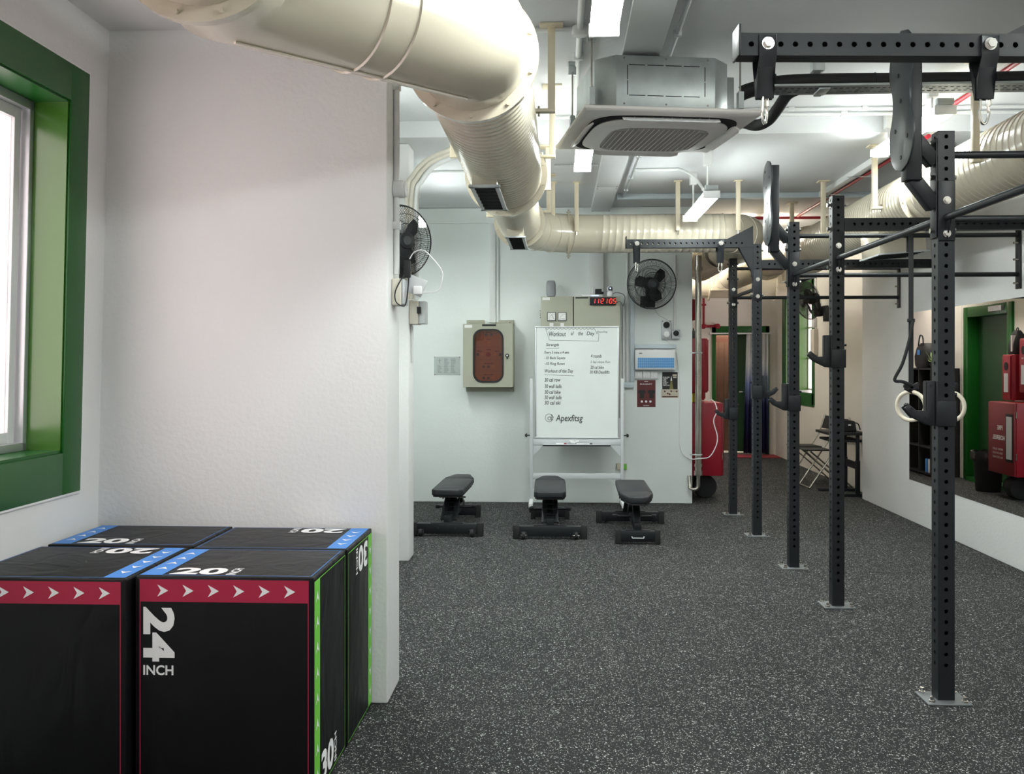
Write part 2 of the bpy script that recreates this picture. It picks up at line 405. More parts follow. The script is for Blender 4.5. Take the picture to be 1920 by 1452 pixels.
# ---- window_1 : the green one on the left
w1 = thing('window_1', None, None, (XL, 2.6, LZ0)); w1['kind'] = 'structure'
e = .012
sur = MB().b2(XL, XL+e, LY1, FY1, FZ0, FZ1).b2(XL, XL+e, LY0-.15, LY0, FZ0, FZ1).b2(XL, XL+e, LY0, LY1, LZ1, FZ1).b2(XL, XL+e, LY0, LY1, FZ0, LZ0).xf(lean)
sur.build('window_surround', M_green, w1, bevel=.002)
MB().b2(LD, XL+.001, LY1-.008, LY1+.002, LZ0, LZ1).xf(lean).build('jamb', M_greenj, w1)
MB().b2(LD, XL+.001, LY0-.002, LY0+.008, LZ0, LZ1).xf(lean).build('jamb', M_greenj, w1)
MB().b2(LD, XL+.001, LY0, LY1, LZ1-.008, LZ1+.002).xf(lean).build('head_lining', M_green, w1)
MB().b2(LD, XL+.001, LY0, LY1, LZ0-.002, LZ0+.012).xf(lean).build('sill', M_green, w1)
MB().b2(XL, XL+.010, FY1, FY1+.008, FZ0-.008, FZ1+.008).b2(XL, XL+.010, LY0-.16, FY1, FZ1, FZ1+.008).b2(XL, XL+.010, LY0-.16, FY1, FZ0-.008, FZ0).xf(lean).build('paint_edge', M_wprint, w1)
fr = MB()
for y0, y1, z0, z1 in ((LY1-.036, LY1-.008, LZ0+.012, LZ1-.008), (LY0+.008, LY0+.04, LZ0+.012, LZ1-.008), (LY0, LY1-.01, LZ0+.012, LZ0+.045), (LY0, LY1-.01, LZ1-.045, LZ1-.008)):
    fr.b2(LD-.01, LD+.055, y0, y1, z0, z1)
fr.xf(lean).build('aluminium_frame', M_alu, w1, bevel=.002)
for k, (a, b) in enumerate(((2.62, 3.865), (1.35, 2.66))):
    xo = LD-.006 - .0*k
    s = MB()
    s.b2(xo, xo+.028, b-.045, b, LZ0+.045, LZ1-.045).b2(xo, xo+.028, a, a+.045, LZ0+.045, LZ1-.045)
    s.b2(xo, xo+.028, a+.045, b-.045, LZ0+.045, LZ0+.09).b2(xo, xo+.028, a+.045, b-.045, LZ1-.09, LZ1-.045)
    so = s.xf(lean).build('sash', M_white, w1, bevel=.002)
    MB().b2(xo+.011, xo+.016, a+.045, b-.045, LZ0+.09, LZ1-.09).xf(lean).build('pane', M_glass, so)

w3 = dup(w1, V3((XL, 2.6+WO, LZ0))); w3.name = 'added_window'  # out of view, added for the light it lets in

# ---- window_2 : green window at the corridor's right
w2 = thing('window_2', None, None, (XR2, 14.4, WZ0)); w2['kind'] = 'structure'
D2 = XR2+.36
MB().b2(XR2-.012, XR2, WY0-.02, WY0+.10, WZ0, WZ1+.1).b2(XR2-.012, XR2, WY1-.10, WY1+.1, WZ0, WZ1+.1).b2(XR2-.012, XR2, WY0, WY1, WZ1-.1, WZ1+.1).b2(XR2-.012, XR2, WY0, WY1, WZ0-.02, WZ0+.16).build('window_surround', M_green, w2)
MB().b2(XR2, D2, WY1-.12, WY1, WZ0, WZ1).build('jamb', M_greenj, w2)
MB().b2(XR2, D2, WY0, WY0+.02, WZ0, WZ1).build('jamb', M_greenj, w2)
MB().b2(XR2-.005, D2, WY0+.1, WY1, WZ0+.12, WZ0+.17).build('sill', M_alu, w2)
MB().b2(XR2, D2, WY0, WY1, WZ1-.1, WZ1).build('head_lining', M_green, w2)
fr = MB()
for k in range(5):
    y = WY0+.06+k*(WY1-WY0-.2)/4; fr.b2(D2-.03, D2, y-.012, y+.012, WZ0+.17, WZ1-.1)
for k in range(4): fr.b2(D2-.03, D2, WY0+.03, WY1-.12, WZ0+.17+k*.47, WZ0+.195+k*.47)
fr.build('window_frame', M_white, w2)
MB().b2(D2-.018, D2-.013, WY0+.03, WY1-.12, WZ0+.17, WZ1-.1).build('pane', M_glass, w2)

# ---- corridor door on the left side (seen in the mirror)
d1 = thing('door_1', None, None, (CW, DY0, 0)); d1['kind'] = 'structure'
MB().b2(CW-.16, CW+.03, DY0, DY0+.13, 0, DZ).b2(CW-.16, CW+.03, DY1-.13, DY1, 0, DZ).b2(CW-.16, CW+.03, DY0+.13, DY1-.13, DZ-.13, DZ).build('door_frame', M_green, d1, bevel=.004)
MB().b2(CW-.15, CW-.11, DY0+.34, DY1-.13, .02, DZ-.13).build('door_leaf', M_greend, d1)
MB().b2(CW-.16, CW+.05, DY0+.13, DY1-.13, 0, .05).build('threshold', M_green, d1)
MB().b2(CW+.03, CW+.06, DY0+.2, DY0+.55, DZ-.09, DZ-.03).build('door_closer', M_alu, d1)
# ---- end door
d2 = thing('door_2', None, None, (EX0, YE, 0)); d2['kind'] = 'structure'
fw = .075
MB().b2(EX0, EX0+.06, YE-.03, YE+.2, 0, EZ).b2(EX1-.06, EX1, YE-.03, YE+.2, 0, EZ).b2(EX0, EX1, YE-.03, YE+.2, EZ-.14, EZ).build('door_frame', M_green, d2, bevel=.003)
lx0 = XY(1384, YE)
MB().beam((lx0-.02, YE+.16, 1.03), (EX1-.12, YE+.04, 1.03), .04, EZ*2-.14-2.06+.0).build('door_leaf', M_greend, d2)
MB().cyl((lx0+.06, YE+.09, 1.02), (lx0+.06, YE+.03, 1.02), .012, 8).b2(lx0+.02, lx0+.14, YE+.02, YE+.035, 1.01, 1.03).build('door_handle', M_chr, d2)
# brown panelled door in the lobby beyond
wd = thing('door_3', None, None, (EX0, YE+.9, 0)); wd['kind'] = 'structure'
for k in range(5):
    x = EX0+.06+k*.09
    MB().b2(x, x+.088, YE+.8, YE+.83, 0, 1.84).build('plank', M_wood, wd)
MB().b2(EX0-.1, EX0+.55, YE+.80, YE+.84, 1.84, 1.93).build('top_rail', M_brown, wd)
MB().b2(EX0-.3, EX0+1.2, YE+.84, YE+.87, 1.90, 2.6).build('upper_panel', M_wood, wd)

lb = MB().b2(EX0+.1, EX0+.9, YE+.45, YE+.55, 2.40, 2.44).build('added_lobby_light', M_tubec, bevel=.004); MB().b2(EX0+.08, EX0+.92, YE+.43, YE+.57, 2.441, 2.599).build('lamp_housing', M_white, lb); tag(lb, 'short unseen batten added in the lobby behind the end door', 'ceiling light')  # hidden lamp added to brighten the lobby
# ---- mirror : three sheets on the right wall
mr = thing('wall_mirror', 'large frameless gym mirror on the right white wall, made of upright glass sheets', 'mirror', (XR, 7.0, .38))
ym = [atX(1706, 800, XR).y, atX(1805, 800, XR).y]
while ym[-1] > 3.4: ym.append(ym[-1]-1.22)
MZ0, MZ1 = atX(1706, 899, XR).z, atX(1713, 586, XR).z
for a, b in zip(ym[1:], ym[:-1]):
    MB().b2(XR-.006, XR-.001, a+.0015, b-.0015, MZ0, MZ1).build('mirror_sheet', M_mirror, mr)

# ================================================================== LIGHTS
def batten(px_x, y0, y1, z, label, group, mm=None, rods=True, w=.125, ceil=ZH):
    t = thing('batten_light', label, 'ceiling light', (px_x, (y0+y1)/2, z), group)
    x = px_x
    MB().prism([(-w/2, .038), (w/2, .038), (w/2*.84, 0), (-w/2*.84, 0)], (x, y0+.02, z), X_, Z_, (0, y1-y0-.04, 0)).build('diffuser', mm or M_tube, t, bevel=.008)
    MB().b2(x-w*.42, x+w*.42, y0+.02, y1-.02, z+.039, z+.060).build('housing', M_white, t, bevel=.003)
    for y in (y0, y1-.018):
        MB().b2(x-w/2-.002, x+w/2+.002, y, y+.018, z-.001, z+.056).build('end_cap', M_white, t, bevel=.003)
    if True:
        for y in (y0+.22, y1-.22):
            r = MB().cyl((x, y, z+.060), (x, y, ceil-.09), .007, 8).build('hanging_rod', M_pvc, t)
            MB().b2(x-.03, x+.03, y-.03, y+.03, ceil-.11, ceil-.001).build('ceiling_box', M_pvc, t, bevel=.004)
        MB().b2(x-.05, x+.05, y0+.0, y0+.04, z+.061, z+.10).build('clip', M_galv, t, bevel=.003)
    return t
G = 'white LED battens hung from the ceiling'
batten(.185, 2.88, 4.13, 2.87, 'batten light at the top edge, left of the boxed steel air-conditioner casing', G, rods=False)
batten(.168, 6.08, 7.36, 2.93, 'batten light showing below the left corner of the ceiling cassette', G, rods=False, ceil=ZL)
batten(1.155, 7.50, 8.76, 2.752, 'batten light hanging before the far duct, left of the peanut-shaped plate', G, ceil=ZL)
batten(2.33, 6.02, 7.27, 3.0, 'batten light behind the nearest perforated upright, slanting towards the top right', G, ceil=ZH)
batten(-1.34, 8.05, 9.30, 2.79, 'batten light half hidden behind the wall fan at the partition', G, ceil=ZL)
batten(-1.34, 5.25, 6.5, 2.79, 'unseen batten light added behind the partition wall', G, ceil=ZH)  # hidden lamp added to brighten the far wall
batten(.2, -.6, .65, 2.87, 'unseen batten light added over the photographer', G, rods=False)  # out of view, added for more light in the room
batten(1.35, .7, 1.95, 2.95, 'unseen batten light added over the open floor behind the near cantilever arm', G, rods=False)  # out of view, added to brighten the right wall
batten(2.33, 2.1, 3.35, 3.0, 'unseen batten light added above the near end of the mirror', G, rods=False)  # unseen lamp, added to raise the brightness on the right side
batten(2.24, 10.95, 12.0, 3.02, 'batten light close under the corridor ceiling, between the two ducts', G, mm=M_tubec, rods=False, ceil=ZL)
batten(1.62, 12.95, 14.0, 2.98, 'batten light deep in the corridor before the crossing duct', G, mm=M_tubec, rods=False, ceil=ZL)

# ================================================================== DUCTS
def ring_pts(c, axis, r, n=48, upv=None):
    a = V3(axis).normalized(); u = a.cross(Z_).normalized(); v = u.cross(a)
    return [V3(c)+u*(math.cos(2*PI*j/n)*r)+v*(math.sin(2*PI*j/n)*r) for j in range(n)]
def mitre_tube(mb, pts, r, n=48, cap=False):
    """horizontal polyline duct with true mitred joints"""
    pts = [V3(p) for p in pts]; rings = []
    for i, p in enumerate(pts):
        d0 = (p-pts[i-1]).normalized() if i else (pts[1]-p).normalized()
        d1 = (pts[i+1]-p).normalized() if i < len(pts)-1 else d0
        t = (d0+d1).normalized(); u = t.cross(Z_).normalized(); k = 1/max(.3, t.dot(d0))
        rr = r[i] if isinstance(r, (list, tuple)) else r
        rings.append([p+u*(math.cos(2*PI*j/n)*rr*k)+Z_*(math.sin(2*PI*j/n)*rr) for j in range(n)])
    mb.ring(rings, cap)
def ribbed(mb, p0, p1, r, pitch=.07, h=.005, w=.010, n=48, skew=.03):
    """round duct with raised lock seams; rings slightly skewed as in a spiral duct"""
    p0, p1 = V3(p0), V3(p1); L = (p1-p0).length; a = (p1-p0)/L; u = a.cross(Z_).normalized()
    st = [0.0]; rad = [r]; k = int(L/pitch)
    for i in range(1, k+1):
        c = i*pitch
        if c+w > L: break
        for o, q in ((-w, r), (-w*.4, r+h), (w*.4, r+h), (w, r)): st.append(c+o); rad.append(q)
    st.append(L); rad.append(r); rings = []
    for s_, q in zip(st, rad):
        sk = skew if 0 < s_ < L else 0
        rings.append([p0+a*(s_+sk*math.sin(2*PI*j/n+.6))+u*(math.cos(2*PI*j/n)*q)+Z_*(math.sin(2*PI*j/n)*q) for j in range(n)])
    mb.ring(rings, False)
def flange(name, c, axis, r, parent, w=.018, over=.042, nb=8, m=None):
    a = V3(axis).normalized(); mb = MB()
    prof = [(r-.002, -w), (r+over, -w), (r+over, w), (r-.002, w)]
    rings = [ring_pts(V3(c)+a*h, a, q) for q, h in prof]; mb.ring(rings, False, closed=True)
    fo = mb.build(name, m or M_duct, parent, smooth=True)
    bb = MB(); u = a.cross(Z_).normalized()
    for j in range(nb):
        t = 2*PI*(j+.5)/nb; p = V3(c)+(u*math.cos(t)+Z_*math.sin(t))*(r+over*.55)
        bb.cyl(p-a*(w+.012), p+a*(w+.012), .007, 6)
    o = bb.build('flange_bolts', m or M_duct, fo)
    o['kind'] = 'stuff'
    return fo
def bead(c, axis, r, parent, k=.007):
    a = V3(axis).normalized(); mb = MB()
    mb.ring([ring_pts(V3(c)+a*h, a, q) for q, h in ((r-.001, -k), (r+k, -k*.4), (r+k, k*.4), (r-.001, k))], False, closed=True)
    return mb.build('seam_bead', M_duct, parent, smooth=True)

ZC = 2.70; R1 = .222; R2 = .178
dl = thing('air_duct', 'big cream round duct from the top left, bending away and along the far wall', 'air duct', (-.34, 4.0, ZC))
P1 = V3((-.345, 3.60, ZC)); P2 = V3((-.99, 2.93, ZC)); P3 = V3((-.99, 1.0, ZC))
dg = (P2-P1).normalized()
def onz(px, py, z=ZC-R1): return atZ(px, py, z)
# elbow one (depth run -> diagonal)
mb = MB(); ea = V3((P1.x, 3.80, ZC)); mitre_tube(mb, [ea, P1, P1+dg*.20], R1); mb.build('elbow', M_duct, dl, smooth=True)
mb = MB(); mitre_tube(mb, [P1+dg*.20, P2-dg*.17], R1); mb.build('plain_section', M_duct, dl, smooth=True)
mb = MB(); mitre_tube(mb, [P2-dg*.17, P2+dg*.02, P2+V3((0, -.12, 0)), P2+V3((0, -.36, 0))], R1); mb.build('elbow', M_duct, dl, smooth=True)
Q = P2+V3((0, -.36, 0))
mb = MB(); mitre_tube(mb, [Q, V3((Q.x, YB+.05, ZC))], R1); mb.build('plain_section', M_duct, dl, smooth=True)
flange('flange', Q+V3((0, .085, 0)), Y_, R1, dl, nb=12)
for c in (P1+dg*.38, P1+dg*.50): bead(c, dg, R1, dl)
# longitudinal lock seam along the underside
MB().beam(P1+V3((0, 0, -R1-.003)), P2+V3((0, 0, -R1-.003)), .012, .008).build('lock_seam', M_duct, dl)
flange('flange', (P1.x, 3.80, ZC), Y_, R1, dl, nb=10)
Y2 = 6.26
mb = MB(); ribbed(mb, (P1.x, 3.82, ZC), (P1.x, Y2-.02, ZC), R1, .066, .007, .012); mb.build('spiral_section', M_duct, dl, smooth=True)
bead((P1.x, 5.55, ZC), Y_, R1, dl, .009)
flange('flange', (P1.x, Y2, ZC), Y_, R1, dl, nb=12); flange('flange', (P1.x, Y2+.06, ZC), Y_, R2+.03, dl, over=.045, nb=12)
mb = MB(); mitre_tube(mb, [(P1.x, Y2+.02, ZC), (P1.x, Y2+.24, ZC)], [R1, R2]); mb.build('reducer', M_duct, dl, smooth=True)
mb = MB(); ribbed(mb, (P1.x, Y2+.24, ZC), (P1.x, 8.35, ZC), R2, .06, .004, .01); mb.build('spiral_section', M_duct, dl, smooth=True)
flange('flange', (P1.x, 8.36, ZC), Y_, R2, dl, nb=10)
# segmented elbow to the right
YR = 9.15; rc = .62; cc = V3((P1.x+rc, YR-rc, ZC)); el = [cc+V3((-math.cos(t), math.sin(t), 0))*rc for t in [i*PI/2/5 for i in range(6)]]
mb = MB(); mitre_tube(mb, [V3((P1.x, 8.36, ZC))]+el+[V3((P1.x+rc+.05, YR, ZC))], R2); mb.build('elbow', M_duct, dl, smooth=True)
for k in range(1, 5):
    t = k*PI/2/5; bead(el[k], (math.sin(t), math.cos(t), 0), R2, dl, .006)
flange('flange', (XY(1066, YR), YR, ZC), X_, R2, dl, w=.008, over=.05, nb=10)
xr0 = P1.x+rc+.05; xr1 = XY(1350, YR)
mb = MB(); ribbed(mb, (xr0, YR, ZC), (xr1, YR, ZC), R2, .062, .0022, .005, skew=.015); mb.build('spiral_section', M_duct, dl, smooth=True)
el = [V3((xr1+.02+.26*math.sin(t), YR+.26-.26*math.cos(t), ZC)) for t in [i*PI/2/4 for i in range(5)]]
mb = MB(); mitre_tube(mb, [V3((xr1, YR, ZC))]+el+[el[-1]+V3((0, .4, 0))], R2); mb.build('elbow', M_duct, dl, smooth=True)
for k in (0, 1, 2, 3):
    t = k*PI/2/4; bead(el[k], (math.cos(t), math.sin(t), 0), R2, dl, .006)
e0 = el[-1]+V3((0, .4, 0)); flange('flange', e0, Y_, R2, dl)
mb = MB(); ribbed(mb, e0, (e0.x, 12.4, ZC), R2, .062, .004, .009); mb.build('spiral_section', M_duct, dl, smooth=True)
# branch going left behind the far wall corner
mb = MB(); ribbed(mb, (e0.x-.05, 10.6, ZC-.02), (1.42, 12.6, ZC-.02), .16, .05, .004, .008); mb.build('branch', M_duct, dl, smooth=True)
# outlets
def outlet(c, w, d, h, parent, tilt=.55, side=-1):
    """boxed outlet at the lower flank of a duct, grille facing down"""
    c = V3(c); rot = Matrix.Rotation(tilt*-side*-1, 3, 'Y')
    mb = MB().box((0, 0, 0), (w, d, h), rot).xf(lambda q: q+c); o = mb.build('outlet', M_duct, parent, bevel=.002)
    f = MB()
    for x, y, a, b in ((0, d/2+.0, w+.035, .035), (0, -d/2, w+.035, .035), (w/2, 0, .022, d+.03), (-w/2, 0, .022, d+.03)):
        f.box(rot @ V3((x, y, -h/2-.006)), (a, b, .012), rot)
    f.xf(lambda q: q+c); g = f.build('grille', M_grey, o)
    MB().box(rot @ V3((0, 0, -h/2-.001)), (w-.01, d-.01, .004), rot).xf(lambda q: q+c).build('throat', M_void, o)
    s = MB(); n = 7
    for i in range(n):
        y = -d/2+d*(i+.5)/n
        s.box(rot @ V3((0, y, -h/2-.006)), (w-.02, .007, .016), rot @ Matrix.Rotation(.5, 3, 'X'))
    s.xf(lambda q: q+c); k = s.build('grille_slats', M_black, o); k['kind'] = 'stuff'
outlet((-.405, 5.62, 2.565), .135, .80, .23, dl, 0)
outlet((-.345, 7.90, 2.535), .125, .80, .13, dl, 0)

# right duct
dr = thing('air_duct', 'large cream ribbed air duct along the right wall above the mirror', 'air duct', (2.66, 7.5, ZC))
XD = 2.66
mb = MB(); ribbed(mb, (XD, 1.5, ZC), (XD, 7.06, ZC), .215, .075, .005, .010); mb.build('spiral_section', M_duct, dr, smooth=True)
flange('flange', (XD, 7.08, ZC), Y_, .215, dr, nb=12)
mb = MB(); ribbed(mb, (XD, 7.1, ZC), (XD, 10.55, ZC), .215, .062, .004, .009); mb.build('spiral_section', M_duct, dr, smooth=True)
flange('flange', (XD, 10.57, ZC), Y_, .215, dr, nb=12); flange('flange', (XD, 10.66, ZC), Y_, .205, dr, nb=12)
mb = MB(); mitre_tube(mb, [(XD, 10.57, ZC), (XD, 10.9, ZC), (XD-.25, 11.5, ZC-.02)], [.215, .20, .18]); mb.build('elbow', M_duct, dr, smooth=True)
mb = MB(); ribbed(mb, (XD-.25, 11.5, ZC-.02), (XD-.36, 13.2, ZC-.05), .18, .055, .004, .009); mb.build('spiral_section', M_duct, dr, smooth=True)
flange('flange', (XD-.25, 11.5, ZC-.02), (-.15, 1, 0), .18, dr, nb=10)
outlet((XD+.03, 8.05, 2.47), .36, .46, .20, dr, .08)
outlet((XD-.02, 11.0, 2.50), .26, .40, .16, dr, .08)
# crossing duct far in the corridor
dx = thing('air_duct', 'cream duct crossing the corridor above the green end door', 'air duct', (2.3, 14.3, 2.62))
mb = MB(); mitre_tube(mb, [(CW+.01, 14.3, 2.62), (3.4, 14.3, 2.62)], .19); mb.build('plain_section', M_duct, dx, smooth=True)
for x in (1.85, 2.15, 2.75, 3.1): flange('flange', (x, 14.3, 2.62), X_, .19, dx, w=.01, over=.04, nb=8)
MB().b2(2.15, 2.42, 14.0, 14.08, 2.52, 2.74).cyl((2.28, 14.1, 2.63), (2.28, 13.98, 2.63), .08, 12).build('damper', M_duct, dx, bevel=.006)

# ---- cream hanging brackets
def hanger(x, y, z0, ceil, label, toe, pl=.062):
    t = thing('duct_hanger', label, 'bracket', (x, y, z0), 'cream steel brackets carrying the ducts')
    MB().b2(x-.019, x+.019, y-.019, y+.019, z0, ceil-.012).build('arm', M_hang, t, bevel=.002)
    MB().b2(x-pl, x+pl, y-pl, y+pl, ceil-.013, ceil-.0005).build('ceiling_plate', M_hang, t, bevel=.002)
    if toe: MB().b2(x-.02 if toe > 0 else x-.02+toe, x+.02+max(toe, 0), y-.022, y+.022, z0-.016, z0+.002).build('toe', M_hang, t, bevel=.002)
    MB().cyl((x+toe*.6, y, z0-.035), (x+toe*.6, y, z0+.02), .006, 8).build('stud', M_steel, t)
    return t
hs = [(-.045, 5.14, 2.83, ZH, -.11, 'first cream duct bracket left of the ceiling cassette, its square plate near the top'),
      (-.050, 6.26, 2.825, ZH, -.11, 'second cream bracket behind the first, by the duct flange'),
      (-.09, 7.46, 2.83, ZL, -.11, 'third cream bracket, just behind the big flange'),
      (-.10, 8.58, 2.83, ZL, -.10, 'cream bracket at the duct corner before the far wall'),
      (-.68, 6.20, 2.82, ZH, .11, 'cream bracket on the left flank of the near spiral duct'),
      (-.66, 4.90, 2.83, ZH, .11, 'cream bracket left of the duct close behind the first elbow'),
      (-.64, 8.75, 2.82, ZL, .10, 'cream bracket left of the second duct outlet')]
for h in hs: hanger(h[0], h[1], h[2], h[3], h[5], h[4])
for px, lab in ((1037, 'cream bracket in front of the far duct bend'), (1081, 'cream bracket right of the far duct bend, above the wall control panel'), (1271, 'cream bracket in front of the far duct, above the black wall fan'), (1384, 'cream bracket at the right end of the far duct, over the cantilever arm')):
    x = XY(px, 8.93); hanger(x, 8.93, ZY(434, 8.93), ZL, lab, 0, .035)
for y, lab in ((5.82, 'cream bracket at the top right crossing the large right duct'), (9.0, 'cream bracket on the right duct between two black uprights'), (10.2, 'cream bracket where the right duct reaches the corridor'), (7.55, 'cream bracket beside the near peanut-shaped plate on the right duct')):
    hanger(XD-.24-.03*(y > 6), y, ZC-.02 if y != 10.2 else ZC-.05, ZH if y < 7.1 else ZL, lab, .08, .05)

# ================================================================== CEILING CASSETTE
AC = V3((.52, 5.53, 2.79)); phi = math.radians(9)
ac = thing('ceiling_cassette', 'suspended ceiling air conditioner with grey grille and boxed galvanised casing', 'air conditioner', (0, 0, 0))
def sup(hx, hy, n, p=5.0, ox=0, oy=0):
    out = []
    for j in range(n):
        t = 2*PI*j/n; c, s = math.cos(t), math.sin(t)
        out.append((ox+hx*math.copysign(abs(c)**(2/p), c), oy+hy*math.copysign(abs(s)**(2/p), s)))
    return out
H = .475
mb = MB()
rg = []
for hx, z in ((H-.004, .026), (H, .022), (H, .010), (H-.012, 0), (.415, -.006)):
    rg.append([V3((x, y, z)) for x, y in [(-hx,-hx),(hx,-hx),(hx,hx),(-hx,hx)]])
mb.ring(rg, True); mb.build('fascia_panel', M_acw, ac, bevel=.006)
mb = MB(); mb.prism(sup(.405, .405, 64, 5), (0, 0, -.012), X_, Y_, (0, 0, .007)); mb.build('air_slot', M_void, ac)
mb = MB()
rg = [[V3((x, y, z)) for x, y in sup(h, h, 64, 4)] for h, z in ((.365, -.010), (.372, -.020), (.345, -.034), (.325, -.038))]
mb.ring(rg); mb.build('centre_panel', M_acw, ac, smooth=True)
mb = MB(); mb.prism(sup(.275, .275, 64, 4.5), (0, 0, -.041), X_, Y_, (0, 0, .006)); mb.build('inlet_grille', M_acg, ac)
mb = MB()
for k in range(-9, 10):
    x = k*.0278; L = .26 if abs(x) < .2 else .19
    mb.b2(x-.0016, x+.0016, -L, L, -.045, -.040)
o = mb.build('grille_ribs', M_acw, ac); o['kind'] = 'stuff'
mb = MB()
for k in range(-24, 25):
    y = k*.0105; L = .262 if abs(y) < .2 else .20
    mb.b2(-L, L, y-.0010, y+.0010, -.0435, -.040)
o = mb.build('grille_mesh', M_acg, ac); o['kind'] = 'stuff'
for k in range(4):
    a = k*PI/2; R = Matrix.Rotation(a, 3, 'Z')
    fl_ = [(-.26, -.02), (-.22, -.032), (.22, -.032), (.26, -.02), (.26, .012), (.22, .026), (-.22, .026), (-.26, .012)]
    tl = Matrix.Rotation(.55, 3, 'X')
    mb = MB().prism(fl_, (0, 0, 0), X_, Y_, (0, 0, -.007)).xf(lambda q: R @ (tl @ q + V3((0, -.400, -.017))))
    mb.build('louvre_flap', M_white if k == 0 else M_acw, ac, bevel=.002)
mb = MB()
for i in range(9):
    x = -.2+i*.05; mb.box((x, -.385, -.006), (.003, .03, .03), Matrix.Rotation(.3, 3, 'Z'))
mb.build('louvre_fins', M_white, ac)
# casing, octagonal
cx, ch = .372, .10
octp = [(-cx+ch, -cx), (cx-ch, -cx), (cx, -cx+ch), (cx, cx-ch), (cx-ch, cx), (-cx+ch, cx), (-cx, cx-ch), (-cx, -cx+ch)]
octp = [(x*.98-.02, y*.98) for x, y in octp]
MB().prism(octp, (0, 0, .045), X_, Y_, (0, 0, .275)).build('casing', M_galv, ac, bevel=.003)
mb = MB(); yf = -cx*.98-.0015
for i in range(4):
    x = -.155+i*.098
    for z in (.11, .27): mb.b2(x-.043-.02, x+.043-.02, yf, yf+.002, z-.002, z+.002)
for x in (-.226, .190):
    for z0 in (.112, .193): mb.b2(x-.002, x+.002, yf, yf+.002, z0, z0+.075)
mb.build('knock_out_slots', M_void, ac)
mb = MB()
for x in (-.245, -.02, .205):
    for z in (.065, .305): mb.cyl((x, yf+.002, z), (x, yf-.003, z), .005, 8)
mb.build('screws', M_steel, ac)
MB().b2(.34, .44, -.1, .16, .06, .30).build('pipe_box', M_galv, ac, bevel=.002)
MB().b2(.441, .443, -.04, .08, .10, .17).build('warning_label', M_yel, ac)
for sx, sy in ((-1, -1), (1, -1), (-1, 1), (1, 1)):
    x, y = sx*.405, sy*.30
    MB().b2(x-.014, x+.014, y-.02, y+.02, .07, .16).build('hanging_lug', M_galv, ac)
    top = (ZH if (sy < 0 or True) else ZL)-AC.z
    MB().cyl((x, y, .10), (x, y, top-.06), .005, 8).cyl((x, y, .15), (x, y, .165), .012, 6).build('threaded_rod', M_steel, ac)
    MB().b2(x-.022, x+.022, y-.002, y+.02, top-.075, top-.02).b2(x-.026, x+.026, y-.01, y+.03, top-.02, top-.001).build('ceiling_clip', M_galv, ac)
ac.location = AC; ac.rotation_euler = (0, 0, phi)

# ---- cable tray with lagged pipe
tr = thing('cable_tray', 'perforated galvanised tray running right from the ceiling cassette', 'cable tray', (2.2, 5.5, 3.0))
zt_ = 3.02; x0, x1, y0, y1 = 1.14, 3.28, 5.44, 5.62
mb = MB(); nx = 64; ny = 5; sx = (x1-x0)/nx; sy = (y1-y0)/ny
for i in range(nx):
    for j in range(ny):
        a, b = x0+i*sx, y0+j*sy
        if j in (1, 3) or (j == 2 and i % 2):
            gx, gy = sx*.20, sy*.30
            vs = [(a,b),(a+sx,b),(a+sx,b+sy),(a,b+sy),(a+gx,b+gy),(a+sx-gx,b+gy),(a+sx-gx,b+sy-gy),(a+gx,b+sy-gy)]
            mb.add([V3((p, q, zt_)) for p, q in vs], [(0,1,5,4),(1,2,6,5),(2,3,7,6),(3,0,4,7)])
        else: mb.add([V3((a,b,zt_)),V3((a+sx,b,zt_)),V3((a+sx,b+sy,zt_)),V3((a,b+sy,zt_))], [(0,1,2,3)])
mb.build('perforated_bed', M_tray, tr)
MB().b2(x0, x1, y0-.002, y0, zt_, zt_+.012).b2(x0, x1, y1, y1+.002, zt_, zt_+.035).build('side_rail', M_galv, tr)
for x in (1.46, 2.9):
    MB().b2(x-.03, x+.03, y0+.02, y1-.02, zt_-.012, zt_-.001).b2(x-.02, x+.02, y1+.003, y1+.01, zt_-.01, ZH-.12).b2(x-.035, x+.035, y1-.03, y1+.035, ZH-.12, ZH-.003).build('strap', M_galv, tr, bevel=.002)
lg = thing('lagged_pipe', 'black insulated refrigerant pipe lying on the perforated tray', 'pipe', (2.2, 5.5, 3.06))
pts = [(1.03, 5.62, 3.03), (1.10, 5.60, 3.05), (1.3, 5.53, 3.068), (2.0, 5.53, 3.068), (3.27, 5.53, 3.068)]
MB().tube(smooth_path(pts, 8), .042, 14).build('foam_sleeve', M_rub, lg, smooth=True)
for x in (1.2, 1.75, 2.4): MB().torus((x, 5.53, 3.068), .043, .004, X_, 20, 6).build('tape_band', M_black, lg)
dp = MB().tube(smooth_path([atY(1494, 168, 5.66), atY(1476, 178, 5.70), atY(1458, 204, 5.76), atY(1440, 226, 5.85), atY(1418, 235, 5.93), atY(1394, 230, 5.98)], 8), .034, 12).build('drain_hose', M_rub, smooth=True)
tag(dp, 'black lagged drain hose curving under the tray to the cassette corner', 'hose')

